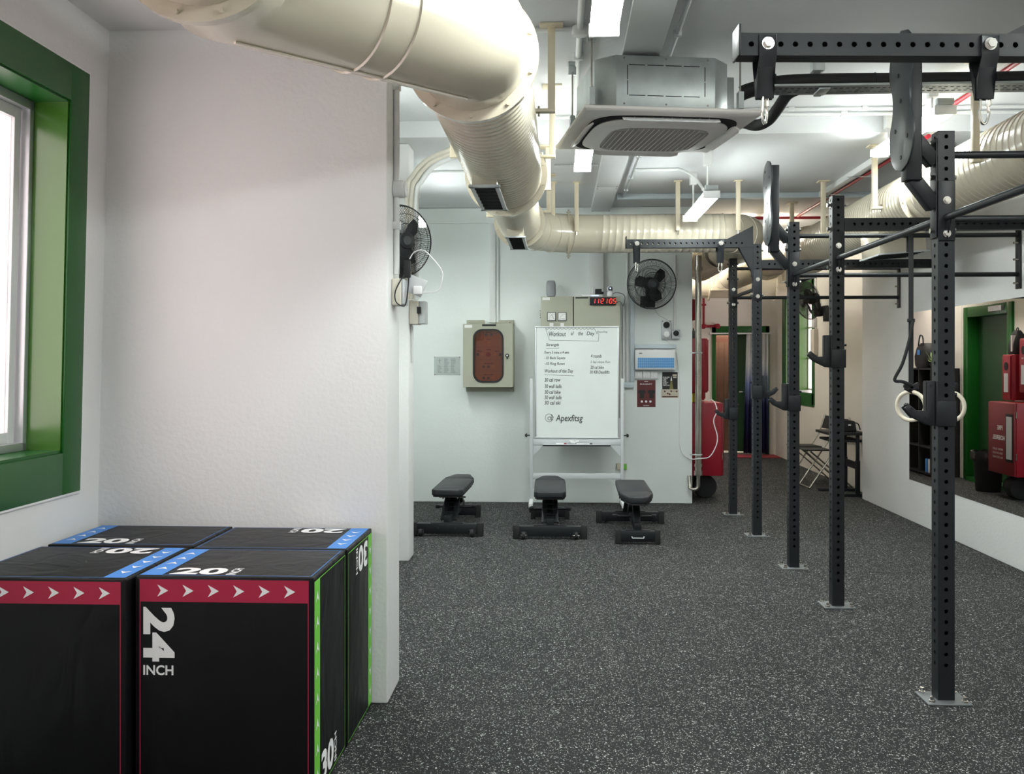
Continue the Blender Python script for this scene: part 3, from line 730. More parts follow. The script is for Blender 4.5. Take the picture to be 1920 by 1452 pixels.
# ================================================================== CEILING SURFACE SERVICES
tk = thing('cable_trunking', 'wide pale ceiling trunking running away behind the ceiling cassette', 'trunking', (.43, 6, 3.1))
for k in range(8):
    a = YB+.2+k*1.62; b = min(a+1.615, YF-.06)
    if a > YF: break
    MB().b2(.33, .53, a, b, 3.095 if a > 7 else 3.128, ZL-.001).build('trunking_cover', M_ceil if a > 7 else M_grey, tk, bevel=.003)
    mb = MB()
    for yy in (a+.05, b-.05):
        for xx in (.345, .515): mb.cyl((xx, yy, 3.096 if a > 7 else 3.129), (xx, yy, 3.09 if a > 7 else 3.123), .006, 8)
    mb.build('cover_screws', M_steel, tk)
MB().b2(.38, .48, YB+.2, 7.11, 3.150, ZH-.001).build('trunking_riser', M_grey, tk)
ct = MB().b2(.56, XR2-.3, 9.60, 9.66, ZY(373, 9.62, 1300), ZL-.001).build('cross_trunking', M_bluep, bevel=.002)
tag(ct, 'pale blue-white trunking across the ceiling before the far duct', 'trunking')
def conduit(name, pts, label, m=M_pvc, r=.012, clips=(), cat='conduit', n=10, sm=6):
    t = thing(name, label, cat, pts[0])
    P = smooth_path(pts, sm) if sm else pts
    MB().tube(P, r, n).build('tube', m, t, smooth=True)
    if clips:
        mb = MB()
        for c in clips: mb.box(c, (r*3.4, .03, r*2.6))
        mb.build('saddle_clip', m, t, bevel=.003)
    return t
conduit('ceiling_conduit', [(.105, 1.0, ZH-.018), (.105, 7.09, ZH-.018)], 'white conduit along the ceiling left of the cassette', r=.017, clips=[(.105, y, ZH-.018) for y in (2, 3.2, 4.4, 5.6, 6.8)], sm=0)
MB_ = conduit('ceiling_conduit', [(-.35, 5.15, ZH-.016), (.10, 5.15, ZH-.016)], 'short white conduit from the duct to a round ceiling junction box', r=.013, sm=0)
MB().cyl((.105, 5.15, ZH-.05), (.105, 5.15, ZH-.001), .042, 18).build('junction_box', M_pvc, MB_, bevel=.003)
conduit('ceiling_conduit', [(.62, 1.5, ZH-.03), (.62, 7.09, ZH-.03)], 'pair-running grey conduit beside the pale trunking', M_alu, .013, [(.62, y, ZH-.03) for y in (2.6, 3.9, 5.2)], sm=0)
conduit('ceiling_conduit', [(.62, 7.13, ZL-.03), (.62, 9.58, ZL-.03)], 'grey conduit beside the trunking over the far room', M_alu, .012, [(.62, y, ZL-.03) for y in (7.7, 8.6, 9.2)], sm=0)
conduit('ceiling_conduit', [(1.15, 6.85, ZH-.016), (3.28, 6.85, ZH-.016)], 'upper of two white conduits crossing the ceiling right of the cassette', r=.012, clips=[(x, 6.85, ZH-.016) for x in (1.6, 2.1)], sm=0)
conduit('ceiling_conduit', [(1.15, 6.99, ZH-.018), (3.28, 6.99, ZH-.018)], 'lower of two white conduits crossing the ceiling right of the cassette', r=.014, clips=[(x, 6.99, ZH-.018) for x in (1.5, 2.0)], sm=0)
conduit('ceiling_conduit', [(.64, 8.35, ZL-.014), (.95, 8.34, ZL-.014), (1.02, 8.32, ZL-.02), (1.11, 8.2, ZL-.10), (1.16, 8.0, ZL-.24), (1.14, 7.86, ZL-.27)], 'white flexible conduit drooping to the batten before the far duct', r=.012)
conduit('ceiling_conduit', [(-.05, 8.15, ZL-.014), (.32, 8.15, ZL-.014)], 'thin white conduit on the ceiling left of the pale trunking', r=.011, sm=0, clips=[(.14, 8.15, ZL-.014)])
conduit('ceiling_conduit', [(-.6, 8.35, ZL-.014), (-1.1, 8.35, ZL-.014), (-1.19, 8.30, ZL-.03), (-1.24, 8.1, ZL-.12)], 'white conduit turning down behind the partition', r=.011)
conduit('ceiling_conduit', [(-.05, 6.98, ZH-.02), (.09, 6.98, ZH-.02)], 'stub of white conduit at the ceiling step', r=.013, sm=0)
# sprinkler pipes
rp = thing('sprinkler_pipe', 'long red pipe with pale trunking along the ceiling toward the far right', 'pipe', (2.62, 8, 3.1))
MB().tube([(2.62, 3, ZH-.05), (2.62, 7.08, ZH-.05)], .016, 10).build('pipe', M_red, rp, smooth=True)
MB().tube([(2.62, 7.08, ZL-.04), (2.62, 10.9, ZL-.04)], .016, 10).build('pipe', M_red, rp, smooth=True)
MB().b2(2.50, 2.56, 7.13, 9.58, ZL-.055, ZL-.002).b2(2.50, 2.56, 3, 7.09, ZH-.055, ZH-.002).build('pale_trunking', M_pvc, rp, bevel=.003)
mb = MB()
for y in (5.2, 6.3, 7.6, 8.5, 9.4): mb.b2(2.46, 2.66, y-.012, y+.012, (ZH if y < 7.1 else ZL)-.062, (ZH if y < 7.1 else ZL)-.058)
mb.build('pipe_strap', M_alu, rp)
rp2 = MB().tube([(1.45, 10.95, ZL-.05), (3.4, 10.95, ZL-.05)], .016, 10).build('sprinkler_pipe', M_red, smooth=True)
tag(rp2, 'red pipe crossing the ceiling at the mouth of the corridor', 'pipe')
rw = thing('riser_pipe', 'thin red pipe with round fittings on the end wall beside the green door', 'pipe', (2.2, YE-.05, 2))
rx = XY(1319, YE-.05); zf = ZY(612, YE-.05, 1320)
MB().tube([(rx, YE-.06, zf), (rx, YE-.06, 2.75)], .020, 10).tube([(rx-.12, YE-.06, zf), (rx+.20, YE-.06, zf)], .022, 10).build('pipe', M_red, rw, smooth=True)
MB().cyl((rx, YE-.10, zf), (rx, YE-.001, zf), .042, 16).cyl((rx+.22, YE-.10, zf), (rx+.22, YE-.001, zf), .042, 16).b2(rx-.04, rx+.04, YE-.08, YE-.001, zf+.33, zf+.36).build('fitting', M_red, rw, bevel=.004)

# ================================================================== PULL-UP RIG
PW = .0729; PH = 2.52; PITCH = .0476; HR = .0095
def perf_tube(mb, o, a, s, t, L, first, n, holes=('s+', 's-', 't+', 't-'), pitch=PITCH, w=PW, hr=HR, th=.006):
    """square tube from o along a (length L), cross axes s,t ; round holes at first+i*pitch"""
    o, a, s, t = V3(o), V3(a), V3(s), V3(t); h = w/2
    for key, nrm, sd in (('s+', s, t), ('s-', -s, t), ('t+', t, s), ('t-', -t, s)):
        def P(al, x, dep=0): return o+a*al+sd*x+nrm*(h-dep)
        if key not in holes:
            mb.add([P(0,-h), P(0,h), P(L,h), P(L,-h)], [(0,1,2,3)]); continue
        z0 = first-pitch/2; z1 = first+(n-.5)*pitch
        if z0 > 1e-4: mb.add([P(0,-h), P(0,h), P(z0,h), P(z0,-h)], [(0,1,2,3)])
        if L-z1 > 1e-4: mb.add([P(z1,-h), P(z1,h), P(L,h), P(L,-h)], [(0,1,2,3)])
        for i in range(n):
            c = first+i*pitch; lo, hi = c-pitch/2, c+pitch/2
            cor = [P(lo,-h), P(lo,h), P(hi,h), P(hi,-h)]
            oc = [P(c+hr*math.sin(k), hr*math.cos(k)) for k in [math.radians(-157.5+45*j) for j in range(8)]]
            ic = [P(c+hr*math.sin(k), hr*math.cos(k), th) for k in [math.radians(-157.5+45*j) for j in range(8)]]
            # octagon points order: starts lower-left (x<0, al<0) ; pairs per side
            mb.add(cor+oc+ic, [(0,1,6,5), (1,7,6), (1,2,8,7), (2,9,8), (2,3,10,9), (3,11,10), (3,0,4,11), (0,5,4)] +
                   [(4+j, 4+(j+1) % 8, 12+(j+1) % 8, 12+j) for j in range(8)])
    for al in (0, L):
        c = [o+a*al+s*x+t*y for x, y in ((-h,-h),(h,-h),(h,h),(-h,h))]
        mb.add(c, [(0,1,2,3)])
XU = 1.70
YU = {6: 3.285, 5: 4.425, 4: 6.095, 3: 7.215, 2: 8.535, 1: 9.705}     # centres
rig = thing('pull_up_rig', 'black perforated steel pull-up rig, uprights bolted to floor, tied to the right wall', 'gym rig', (XU, 6.5, 0))
me0 = None
for k, y in YU.items():
    if me0 is None:
        mb = MB(); perf_tube(mb, (0, 0, .008), Z_, X_, Y_, PH-.008, .155, 50)
        u = mb.build('upright', M_black, rig); u.data.transform(Matrix.Translation(WL[rig.name])); me0 = u.data
    else:
        u = bpy.data.objects.new('upright', me0); COL.objects.link(u); u.parent = rig
    u.location = V3((XU, y, 0))-WL[rig.name]; WL[u.name] = V3((XU, y, 0))
    bp = MB().b2(XU-.095, XU+.095, y-.085, y+.085, 0.001, .009).build('base_plate', M_tray, u, bevel=.002)
    for sx in (-1, 1):
        for sy in (-1, 1): MB().cyl((XU+sx*.070, y+sy*.062, .009), (XU+sx*.070, y+sy*.062, .034), .009, 8).cyl((XU+sx*.070, y+sy*.062, .009), (XU+sx*.070, y+sy*.062, .018), .015, 6).build('anchor_bolt', M_chr, u)
    # joint plate on the camera side with its two bolts
    yf = y-PW/2
    MB().b2(XU-PW/2, XU+PW/2, yf-.007, yf-.0005, 2.035, 2.30).build('joint_plate', M_black, u, bevel=.002)
    for z in (2.067, 2.213): mb = MB(); bolt(mb, (XU, yf-.007, z), (0, -1, 0), .013, .012); mb.build('bolt', M_chr, u)
    xl = XU-PW/2
    for z in (2.084, 2.32, 2.467):
        mb = MB(); bolt(mb, (xl-.001, y, z), (-1, 0, 0), .012, .018); mb.build('bolt', M_chr, u)
        mb = MB(); bolt(mb, (XU+PW/2+.001, y, z), (1, 0, 0), .012, .014); mb.build('bolt', M_chr, u)
def pbar(p0, p1, z0):
    p0, p1 = V3(p0), V3(p1)
    return MB().cyl(p0, p1, .0165, 16).build('pull_up_bar', M_black, rig, smooth=True)
for a, b in ((1, 2), (3, 4), (4, 5), (5, 6)):
    y0, y1 = YU[b]+PW/2, YU[a]-PW/2-.004
    pbar((XU, y1, 2.138), (XU, y0, 2.138), 0)
    g = MB()
    g.prism([(0, 0), (0, -.09), (-.05, 0)], (XU-.003, y1, 2.125), Y_, Z_, (.006, 0, 0)).build('bar_gusset', M_black, rig)
for k in (1, 3, 5):
    y = YU[k]
    for z in (2.42, 2.135): pbar((XU+PW/2, y, z), (XR-.008, y, z), 0)
    MB().b2(XR-.010, XR-.001, y-.04, y+.04, 2.03, 2.47).build('wall_plate', M_black, rig, bevel=.002)
    for z in (2.07, 2.24, 2.36): MB().cyl((XR-.01, y-.02, z), (XR-.05, y-.02, z), .008, 8).build('wall_stud', M_steel, rig)
for k in (2, 4, 6):
    y = YU[k]; mb = MB(); x0 = XU+PW/2+.002; L = XR-.002-x0
    perf_tube(mb, (x0, y, 2.345), X_, Z_, Y_, L, .06, int((L-.1)/PITCH), holes=('t+', 't-'))
    mb.build('crossmember', M_black, rig)
    MB().b2(XR-.012, XR-.001, y-.06, y+.06, 2.26, 2.43).build('wall_plate', M_black, rig, bevel=.002)
# cantilever arms
def carabiner(x, y, z, label, rot):
    t = thing('carabiner', label, 'carabiner', (x, y, z), 'chrome carabiners on the rig arms')
    pts = []
    for j in range(28):
        a = 2*PI*j/28; px_ = .0175*math.cos(a)*(1 if math.sin(a) < 0 else .75); pz = -.052+.052*math.sin(a)
        pts.append(V3((px_*math.cos(rot), px_*math.sin(rot), pz))+V3((x, y, z+.010)))
    MB().tube(pts, .0048, 8, closed=True).build('hook_body', M_chr, t, smooth=True)
    q = V3((.0165*math.cos(rot), .0165*math.sin(rot), 0))
    MB().cyl(V3((x, y, z-.035))+q, V3((x, y, z-.008))+q, .0075, 10).build('locking_sleeve', M_chr, t, smooth=True)
for k, nm in ((6, 'near'), (2, 'far')):
    y = YU[k]; zt = 2.564; zc = zt-PW/2; x0 = .578; x1 = XU-PW/2-.008
    RM = Matrix.Rotation(math.radians(3.4 if k == 6 else .6), 3, 'Z'); pv = V3((XU, y, 0))
    RO = lambda m_: m_.xf(lambda q: RM @ (q-pv)+pv)
    mb = MB(); perf_tube(mb, (x0, y, zc), X_, Z_, Y_, x1-x0, .035, 21, holes=('t+', 't-')); RO(mb).build('cantilever_arm', M_black, rig)
    RO(MB().b2(x0-.008, x0, y-.045, y+.045, zt-PW-.002, zt+.028)).build('end_plate', M_black, rig, bevel=.003)
    MB().b2(x1, x1+.007, y-.037, y+.037, 2.24, 2.675).build('mounting_plate', M_black, rig)
    for yy in (y-.034, y+.028):
        MB().prism([(0, 0), (0, .108), (-.215, 0)], (x1, yy, zt), X_, Z_, (0, .006, 0)).prism([(0, 0), (0, -.21), (-.115, 0)], (x1, yy, zt-PW), X_, Z_, (0, .006, 0)).build('arm_gusset', M_black, rig)
    for x in (.665, 1.385):
        for sg in (-1, 1):
            prof = [(sg*(PW/2+.001), zt-.008), (sg*(PW/2+.001), zt-PW-.004), (sg*.012, zt-PW-.062), (sg*.012, zt-.205), (sg*.006, zt-.205), (sg*.006, zt-PW-.064), (sg*(PW/2+.007), zt-PW-.002), (sg*(PW/2+.007), zt-.008)]
            prof = prof if sg > 0 else prof
            RO(MB().prism(prof, (x-.028, y, 0), Y_, Z_, (.056, 0, 0))).build('hanging_plate', M_black, rig, bevel=.002)
        mb = MB(); bolt(mb, (x, y-PW/2-.007, zt-.036), (0, -1, 0), .015, .014); RO(mb).build('pivot_bolt', M_chr, rig)
        mb = MB(); bolt(mb, (x, y+PW/2+.007, zt-.036), (0, 1, 0), .015, .014); RO(mb).build('pivot_bolt', M_chr, rig)
        pos = ('left' if x < 1 else 'right')
        cp_ = RM @ (V3((x, y, 0))-pv)+pv
        carabiner(cp_.x, cp_.y, zt-.19, 'chrome carabiner on the %s plate of the %s' % (pos, 'arm across the top right' if k == 6 else 'small arm by the black wall fan'), .9 if pos == 'left' else .15)
# peanut shaped target plates
for k in (5, 3):
    y = YU[k]-.03; pts = []
    n = 72
    for j in range(n):
        a = 2*PI*j/n; s_, c_ = math.sin(a), math.cos(a)
        r = .155
        yy = c_; zz = s_
        half = .155*math.sqrt(max(0, 1-abs(zz)**6)) if False else None
        # parametrise by height
        pts.append((a, 0))
    side = []
    for i in range(33):
        zz = -.311+.622*i/32
        lobe = math.sqrt(max(0, .152**2-(abs(zz)-.159)**2)) if abs(zz) > .07 else 0
        waist = .108+.0*zz
        if abs(zz) < .10: q = .105+ (abs(zz)/.10)**2*(math.sqrt(.152**2-.059**2)-.105)
        else: q = lobe
        side.append((q, zz))
    poly = [(q, zz) for q, zz in side]+[(-q, zz) for q, zz in reversed(side) if q > 1e-4]
    xp = 1.505
    tp = MB().prism(poly, (xp, y, 2.655), Y_, Z_, (.010, 0, 0)).build('peanut_plate', M_blackp, rig, bevel=.002); tp['label'] = 'flat black peanut-shaped plate'
    mb = MB()
    for yy, zz in ((.06, .24), (-.07, .18), (.0, .0), (.07, -.12), (-.08, -.17), (0, -.25), (.03, .12)): mb.cyl((xp-.0005, y+yy, 2.655+zz), (xp-.003, y+yy, 2.655+zz), .010, 10)
    mb.build('plate_screws', M_black, tp)
    MB().b2(xp+.011, xp+.082, y-.034, y+.034, 2.30, 2.93).build('plate_post', M_black, rig, bevel=.004)
    xl = XU-PW/2
    for za, zb in ((2.50, 2.385), (2.315, 2.19)):
        MB().beam((xp+.05, y+.01, za), (xl-.004, YU[k], zb), .06, .06, up=(0,1,0)).build('diagonal_stay', M_black, rig, bevel=.003)
    MB().b2(xl-.008, xl-.0005, YU[k]-.035, YU[k]+.035, 2.05, 2.49).build('stay_plate', M_black, rig, bevel=.002)

# ---- J hooks
def jhook(k, zb, label, sg=-1):
    y = YU[k]; t = thing('j_hook', label, 'bar hook', (XU, y, zb), 'black bar hooks clamped on the uprights')
    h = PW/2+.002
    c = MB().b2(XU-h-.006, XU+h+.006, y-h-.006, y-h, zb, zb+.112).b2(XU-sg*h*1-.0, XU-sg*(h+.006), y-h-.006, y+h+.006, zb, zb+.112)
    c.b2(XU+sg*h, XU+sg*(h+.007), y-h-.006, y+h, zb, zb+.20).build('clamp', M_black, t, bevel=.002)
    poly = [(0, .200), (.036, .200), (.036, .063), (.076, .063), (.115, .097), (.135, .080), (.103, .042), (.024, .003), (0, .003)]
    for yy in (y-.034, y+.004):
        MB().prism([(sg*(h+.007+a), b) for a, b in poly], (XU, yy, zb), X_, Z_, (0, .008, 0)).build('hook_plate', M_black, t, bevel=.0015)
    MB().prism([(sg*(h+.007+a), b) for a, b in [(.030, .196), (.040, .196), (.040, .068), (.078, .068), (.118, .102), (.126, .094), (.082, .056), (.030, .056)]], (XU, y-.028, zb), X_, Z_, (0, .034, 0)).build('liner', M_rub, t)
    mb = MB()
    for a, b in ((.02, .18), (.105, .078), (.04, .038)): mb.cyl((XU+sg*(h+.007+a), y-.036, zb+b), (XU+sg*(h+.007+a), y-.039, zb+b), .006, 10)
    mb.cyl((XU-sg*(h+.005), y, zb+.14), (XU-sg*(h+.02), y, zb+.14), .008, 10)
    mb.build('screws', M_black, t)
jhook(5, 1.217, 'black bar hook on the nearest upright, in front of a wooden ring')
jhook(4, 1.466, 'black bar hook on the second upright from the right, highest of the hooks')
jhook(3, 1.145, 'black bar hook on the upright with the small peanut plate')
jhook(2, 1.185, 'black bar hook opening to the right, before the blue curtain', sg=1)
jhook(1, .937, 'lowest black bar hook, on the farthest upright by the red cabinet')

# ---- gymnastic rings
def gring(x, z, label, tail, rot):
    y = YU[3]; t = thing('gymnastic_ring', label, 'gym ring', (x, y, z), None)
    MB().torus((x, y-.02, z), .103, .0145, (math.sin(rot), math.cos(rot), 0), 44, 12).build('wooden_ring', M_cream, t, smooth=True)
    w_ = .0175
    MB().b2(x-w_, x+w_, y-.024, y-.0215, z+.10, 2.43).b2(x-w_, x+w_, y-.024, y+.022, 2.437, 2.440).b2(x-w_, x+w_, y+.0195, y+.022, 2.30, 2.438).build('strap', M_rub, t)
    MB().b2(x-.026, x+.026, y-.032, y-.016, 1.79, 1.815).build('buckle', M_black, t, bevel=.002)
    mb = MB()
    for i, (a, b, c) in enumerate(((-.015, .115, .5), (.012, .125, -.3), (-.02, .14, .2), (.02, .145, -.5))):
        mb.box((x+a, y-.03, z+b), (.075, .02, .028), Matrix.Rotation(c, 3, 'Y'))
    mb.build('strap_knot', M_rub, t, bevel=.006)
    if tail:
        P = smooth_path([(x+.01, y-.035, 1.80), (x-.02, y-.045, 1.66), (x-.07, y-.05, 1.49), (x-.125, y-.05, 1.375), (x-.07, y-.05, 1.36), (x, y-.04, 1.335)], 8)
        MB().tube(P, .01, 8, flat=(.012, .004)).build('strap_tail', M_rub, t, smooth=True)
gring(XY(1706, YU[3]), 1.183, 'pale wooden gymnastic ring on a black strap, left of the nearest upright', True, .75)
gring(XY(1779, YU[3]), 1.18, 'pale wooden gymnastic ring mostly hidden behind the nearest upright', False, .75)

# ================================================================== PLYO BOXES
def face_art(parent, o, u, v, U, V, colr, num, lab, full=True):
    """o = corner of face, u along the band, v towards the band edge; face U x V"""
    o, u, v = V3(o), V3(u).normalized(), V3(v).normalized(); n = u.cross(v)
    m = .016; bw = .076
    def Q(x, y, d): return o+u*x+v*y+n*d
    MB().add([Q(m, V-m*.6-bw, .0012), Q(U-m, V-m*.6-bw, .0012), Q(U-m, V-m*.6, .0012), Q(m, V-m*.6, .0012)], [(0,1,2,3)]).build('arrow_band', colr, parent)
    k = int((U-2*m-.03)/.087); st = (U-(k-1)*.087)/2; yc = V-m*.6-bw/2; s = .019
    for i in range(k):
        x = st+i*.087+.008
        pl = [(-s, -s), (s, 0), (-s, s), (-s*.35, 0)]
        MB().add([Q(x+a, yc+b*1.1, .0022) for a, b in pl], [(0,1,3), (3,1,2)]).build('arrow', M_wprint, parent)
    t = .0032; y1 = V-m*.6-bw
    mb = MB()
    for x0, x1, a, b in ((m, m+t, m*.7, y1), (U-m-t, U-m, m*.7, y1), (m, U-m, m*.7, m*.7+t)):
        mb.add([Q(x0, a, .0012), Q(x1, a, .0012), Q(x1, b, .0012), Q(x0, b, .0012)], [(0,1,2,3)])
    mb.build('outline', colr, parent)
    mb = MB()
    # digits read away from the band, tops along u
    put_text(mb, num, .15, Q(m+.013, y1-.018, .0015), -v, u, bold=.006, fit=.185, fh=.108)
    put_text(mb, 'INCH', .05, Q(m+.013, y1-.018-.185-.010-.036, .0015), u, v, bold=.0012, fit=.104, fh=.034)
    mb.build('lettering', M_wprint, parent)
def plyo(x0, x1, y0, y1, h, label, arts, rot=0):
    t = thing('plyo_box', label, 'plyometric box', ((x0+x1)/2, (y0+y1)/2, 0), 'soft black plyometric boxes pushed together by the green window')
    bm = bmesh.new(); bmesh.ops.create_cube(bm, size=1)
    for q in bm.verts: q.co = V3((q.co.x*(x1-x0), q.co.y*(y1-y0), (q.co.z+.5)*(h-.004)+.004))
    bmesh.ops.bevel(bm, geom=bm.edges[:], offset=.012, segments=3, affect='EDGES', profile=.6)
    me = bpy.data.meshes.new('foam_body'); bm.to_mesh(me); bm.free(); me.materials.append(M_vinyl)
    for p in me.polygons: p.use_smooth = True
    me.set_sharp_from_angle(angle=math.radians(60))
    b = bpy.data.objects.new('foam_body', me); COL.objects.link(b); b.parent = t; WL[b.name] = WL[t.name]
    # stitched piping along the edges
    mb = MB(); k = .0035
    for zz in (h-.004, ):
        for p, q in (((x0+.004, y0+.004), (x1-.004, y0+.004)), ((x1-.004, y0+.004), (x1-.004, y1-.004)), ((x1-.004, y1-.004), (x0+.004, y1-.004)), ((x0+.004, y1-.004), (x0+.004, y0+.004))):
            mb.cyl((*p, zz), (*q, zz), k, 6)
    for p in ((x0+.004, y0+.004), (x1-.004, y0+.004), (x1-.004, y1-.004)): mb.cyl((*p, .01), (*p, h-.004), k, 6)
    mb.build('piping', M_vinyl, t)
    W, D = x1-x0, y1-y0
    for kind, band in arts:
        if kind == 'front': face_art(t, (x0, y0, .004), X_, Z_, W, h-.004, M_crim, '24', '')
        if kind == 'top' and band == 'L': face_art(t, (x1, y0, h), Y_, -X_, D, W, M_blue, '20', '')
        if kind == 'top' and band == 'R': face_art(t, (x0, y1, h), -Y_, X_, D, W, M_blue, '20', '')
        if kind == 'side' and band == 'near': face_art(t, (x1, y1, .004), Z_, -Y_, h-.004, D, M_lime, '30', '')
        if kind == 'side' and band == 'far': face_art(t, (x1, y0, h), -Z_, Y_, h-.004, D, M_lime, '30', '')
    return t
BH = .774
plyo(-1.440, -.828, 3.245, 3.735, BH, 'black plyometric box at the front, its 24 INCH crimson-banded face fully visible', [('front', 0), ('top', 'L'), ('side', 'near')])
plyo(-1.432, -.822, 3.742, 4.232, BH, 'black plyometric box at the back right, against the partition wall', [('top', 'R'), ('side', 'far')])
plyo(-2.050, -1.455, 3.205, 3.765, BH-.002, 'black plyometric box cut off by the left edge of the photo', [('front', 0), ('top', 'R')])
plyo(-2.030, -1.440, 3.775, 4.235, BH+.003, 'black plyometric box in the far left corner under the green window', [('top', 'L')])

# ================================================================== BENCHES
def pad_poly(y0, y1, w0, w1, n=5, c=.03):
    """plan outline, rounded corners"""
    return [(-w0/2+c, y0), (w0/2-c, y0), (w0/2, y0+c), (w1/2, y1-c), (w1/2-c, y1), (-w1/2+c, y1), (-w1/2, y1-c), (-w0/2, y0+c)]
def make_bench(label):
    t = thing('weight_bench', label, 'weight bench', (0,0,0), 'adjustable weight benches in front of the whiteboard')
    BL = 1.04; ZT = .402; TH = .058
    MB().b2(-.315, .315, -.035, .035, .020, .108).build('rear_stabiliser', M_black, t, bevel=.004)
    for s in (-1, 1):
        MB().b2(s*.315, s*.262, -.039, .039, .001, .116).build('end_cap', M_rub, t, bevel=.004)
        w_ = MB().cyl((s*.222-.014, -.052, .034), (s*.222+.014, -.052, .034), .031, 18).build('wheel', M_rub, t, bevel=.003)
        MB().cyl((s*.222-.028, -.052, .034), (s*.222+.028, -.052, .034), .007, 8).build('axle', M_chr, w_)
        MB().b2(s*.222-.026, s*.222-.018, -.07, -.034, .02, .06).b2(s*.222+.018, s*.222+.026, -.07, -.034, .02, .06).build('wheel_bracket', M_black, t)
    mb = MB()
    for x in (-.075, .075): mb.cyl((x, -.036, .064), (x, -.042, .064), .009, 10)
    mb.build('bolts', M_black, t)
    MB().b2(-.185, .185, BL-.035, BL+.035, .020, .108).build('front_stabiliser', M_black, t, bevel=.004)
    for s in (-1, 1): MB().b2(s*.185, s*.140, BL-.039, BL+.039, .001, .118).build('end_cap', M_rub, t, bevel=.004)
    MB().tube([(-.05, BL+.036, .062), (-.045, BL+.062, .055), (.045, BL+.062, .055), (.05, BL+.036, .062)], .005, 8).build('carry_handle', M_grey, t, smooth=True)
    MB().b2(-.14, .14, -.03, .02, .108, .116).b2(-.10, .10, BL-.02, BL+.03, .108, .116).build('mounting_plate', M_black, t, bevel=.002)
    MB().beam((0, .0, .135), (0, BL, .135), .060, .062).build('spine', M_black, t, bevel=.003)
    # upright support and seat carrier
    MB().beam((0, .30, .15), (0, .56, .33), .07, .08, up=(1,0,0)).build('main_post', M_black, t, bevel=.003)
    MB().beam((0, .98, .13), (0, .74, .335), .055, .06, up=(1,0,0)).build('seat_post', M_black, t, bevel=.003)
    for s in (-1, 1):
        MB().beam((s*.052, .10, .12), (s*.042, .46, .335), .010, .045, up=(1,0,0)).build('ladder_rail', M_black, t, bevel=.002)
        MB().b2(s*.060, s*.066, .18, .95, .29, .335).build('pad_rail', M_black, t)
    mb = MB()
    for i in range(5): mb.cyl((-.052, .13+i*.06, .14+i*.036), (.052, .13+i*.06, .14+i*.036), .006, 8)
    mb.build('ladder_rung', M_black, t)
    MB().cyl((-.15, .62, .16), (.15, .62, .16), .012, 10).b2(-.19, -.15, .605, .635, .145, .175).b2(.15, .19, .605, .635, .145, .175).build('adjustment_bar', M_black, t, bevel=.003)
    MB().cyl((-.12, .36, .285), (.12, .36, .285), .008, 8).build('pivot', M_chr, t)
    def pad(nm, y0, y1, w0, w1, wm=None):
        P = pad_poly(y0, y1, w0, w1)
        if wm: P = P[:3]+[(wm[1]/2, wm[0])]+P[3:7]+[(-wm[1]/2, wm[0])]+P[7:] if False else P
        m_ = MB().prism(P, (0, 0, ZT-TH), X_, Y_, (0, 0, TH)); o = m_.build(nm, M_pad, t, bevel=.014, seg=3)
        MB().prism([(x*.92, (y-(y0+y1)/2)*.95+(y0+y1)/2) for x, y in P], (0, 0, ZT-TH-.012), X_, Y_, (0, 0, .014)).build('pad_board', M_rub, o)
    pad('back_pad', -.02, .81, .275, .285)
    pad('seat_pad', .825, 1.16, .285, .165)
    return t
b0 = make_bench('adjustable black bench at the far left of the three')
def place(b, x, y, r): b.location = (x, y, 0); b.rotation_euler = (0, 0, r)
b1 = dup(b0, (-.085, 8.31, 0), .01, 'adjustable black bench in the middle, wheels toward the camera, under the whiteboard')
b2_ = dup(b0, (.652, 9.15, 0), PI-.01, 'adjustable black bench on the right, turned round with its narrow handled foot in front')
b0['label'] = 'adjustable black bench at the left, nearly touching the white column'
place(b0, -.975, 8.40, -.02)

# ================================================================== WHITEBOARD
YW = 9.99
wb = thing('whiteboard', 'whiteboard on a grey steel stand, covered in handwritten workout notes', 'whiteboard', (.17, YW, 0))
bx0, bx1 = XY(1003, YW), XY(1160.5, YW); bz0, bz1 = ZY(823, YW), ZY(612, YW)
f_ = .013
MB().b2(bx0+.008, bx1-.008, YW-.004, YW+.012, bz0+.008, bz1-.008).build('board', M_board, wb)
for nm, a in (('frame', (bx0, bx1, bz1-f_, bz1)), ('frame', (bx0, bx1, bz0, bz0+f_*1.4)), ('frame', (bx0, bx0+f_, bz0+f_*1.4, bz1-f_)), ('frame', (bx1-f_, bx1, bz0+f_*1.4, bz1-f_))):
    MB().b2(a[0], a[1], YW-.011, YW+.016, a[2], a[3]).build(nm, M_alu, wb, bevel=.003)
lxl, lxr = XY(996.5, YW), XY(1166.5, YW)
for s, x in ((-1, lxl), (1, lxr)):
    MB().b2(x-.016, x+.016, YW-.016, YW+.016, .09, ZY(710, YW)).build('leg', M_grey, wb, bevel=.002)
    MB().b2(x-.020, x+.020, YW-.32, YW+.20, .055, .10).build('foot', M_white, wb, bevel=.004)
    for yy in (YW-.28, YW+.16):
        MB().cyl((x-.012, yy, .031), (x+.012, yy, .031), .0295, 16).b2(x-.018, x+.018, yy-.02, yy+.02, .045, .056).build('castor', M_rub, wb, bevel=.003)
    k = MB().cyl((x+s*.016, YW, ZY(817, YW)), (x+s*.045, YW, ZY(817, YW)), .006, 8).cyl((x+s*.045, YW, ZY(817, YW)), (x+s*.066, YW, ZY(817, YW)), .022, 14, r1=.012).build('clamp_knob', M_rub, wb)
zb_ = ZY(823, YW)
MB().b2(lxl+.016, lxr-.016, YW-.010, YW+.010, ZY(840, YW)+.03, zb_-.006).build('lower_rail', M_grey, wb, bevel=.002)
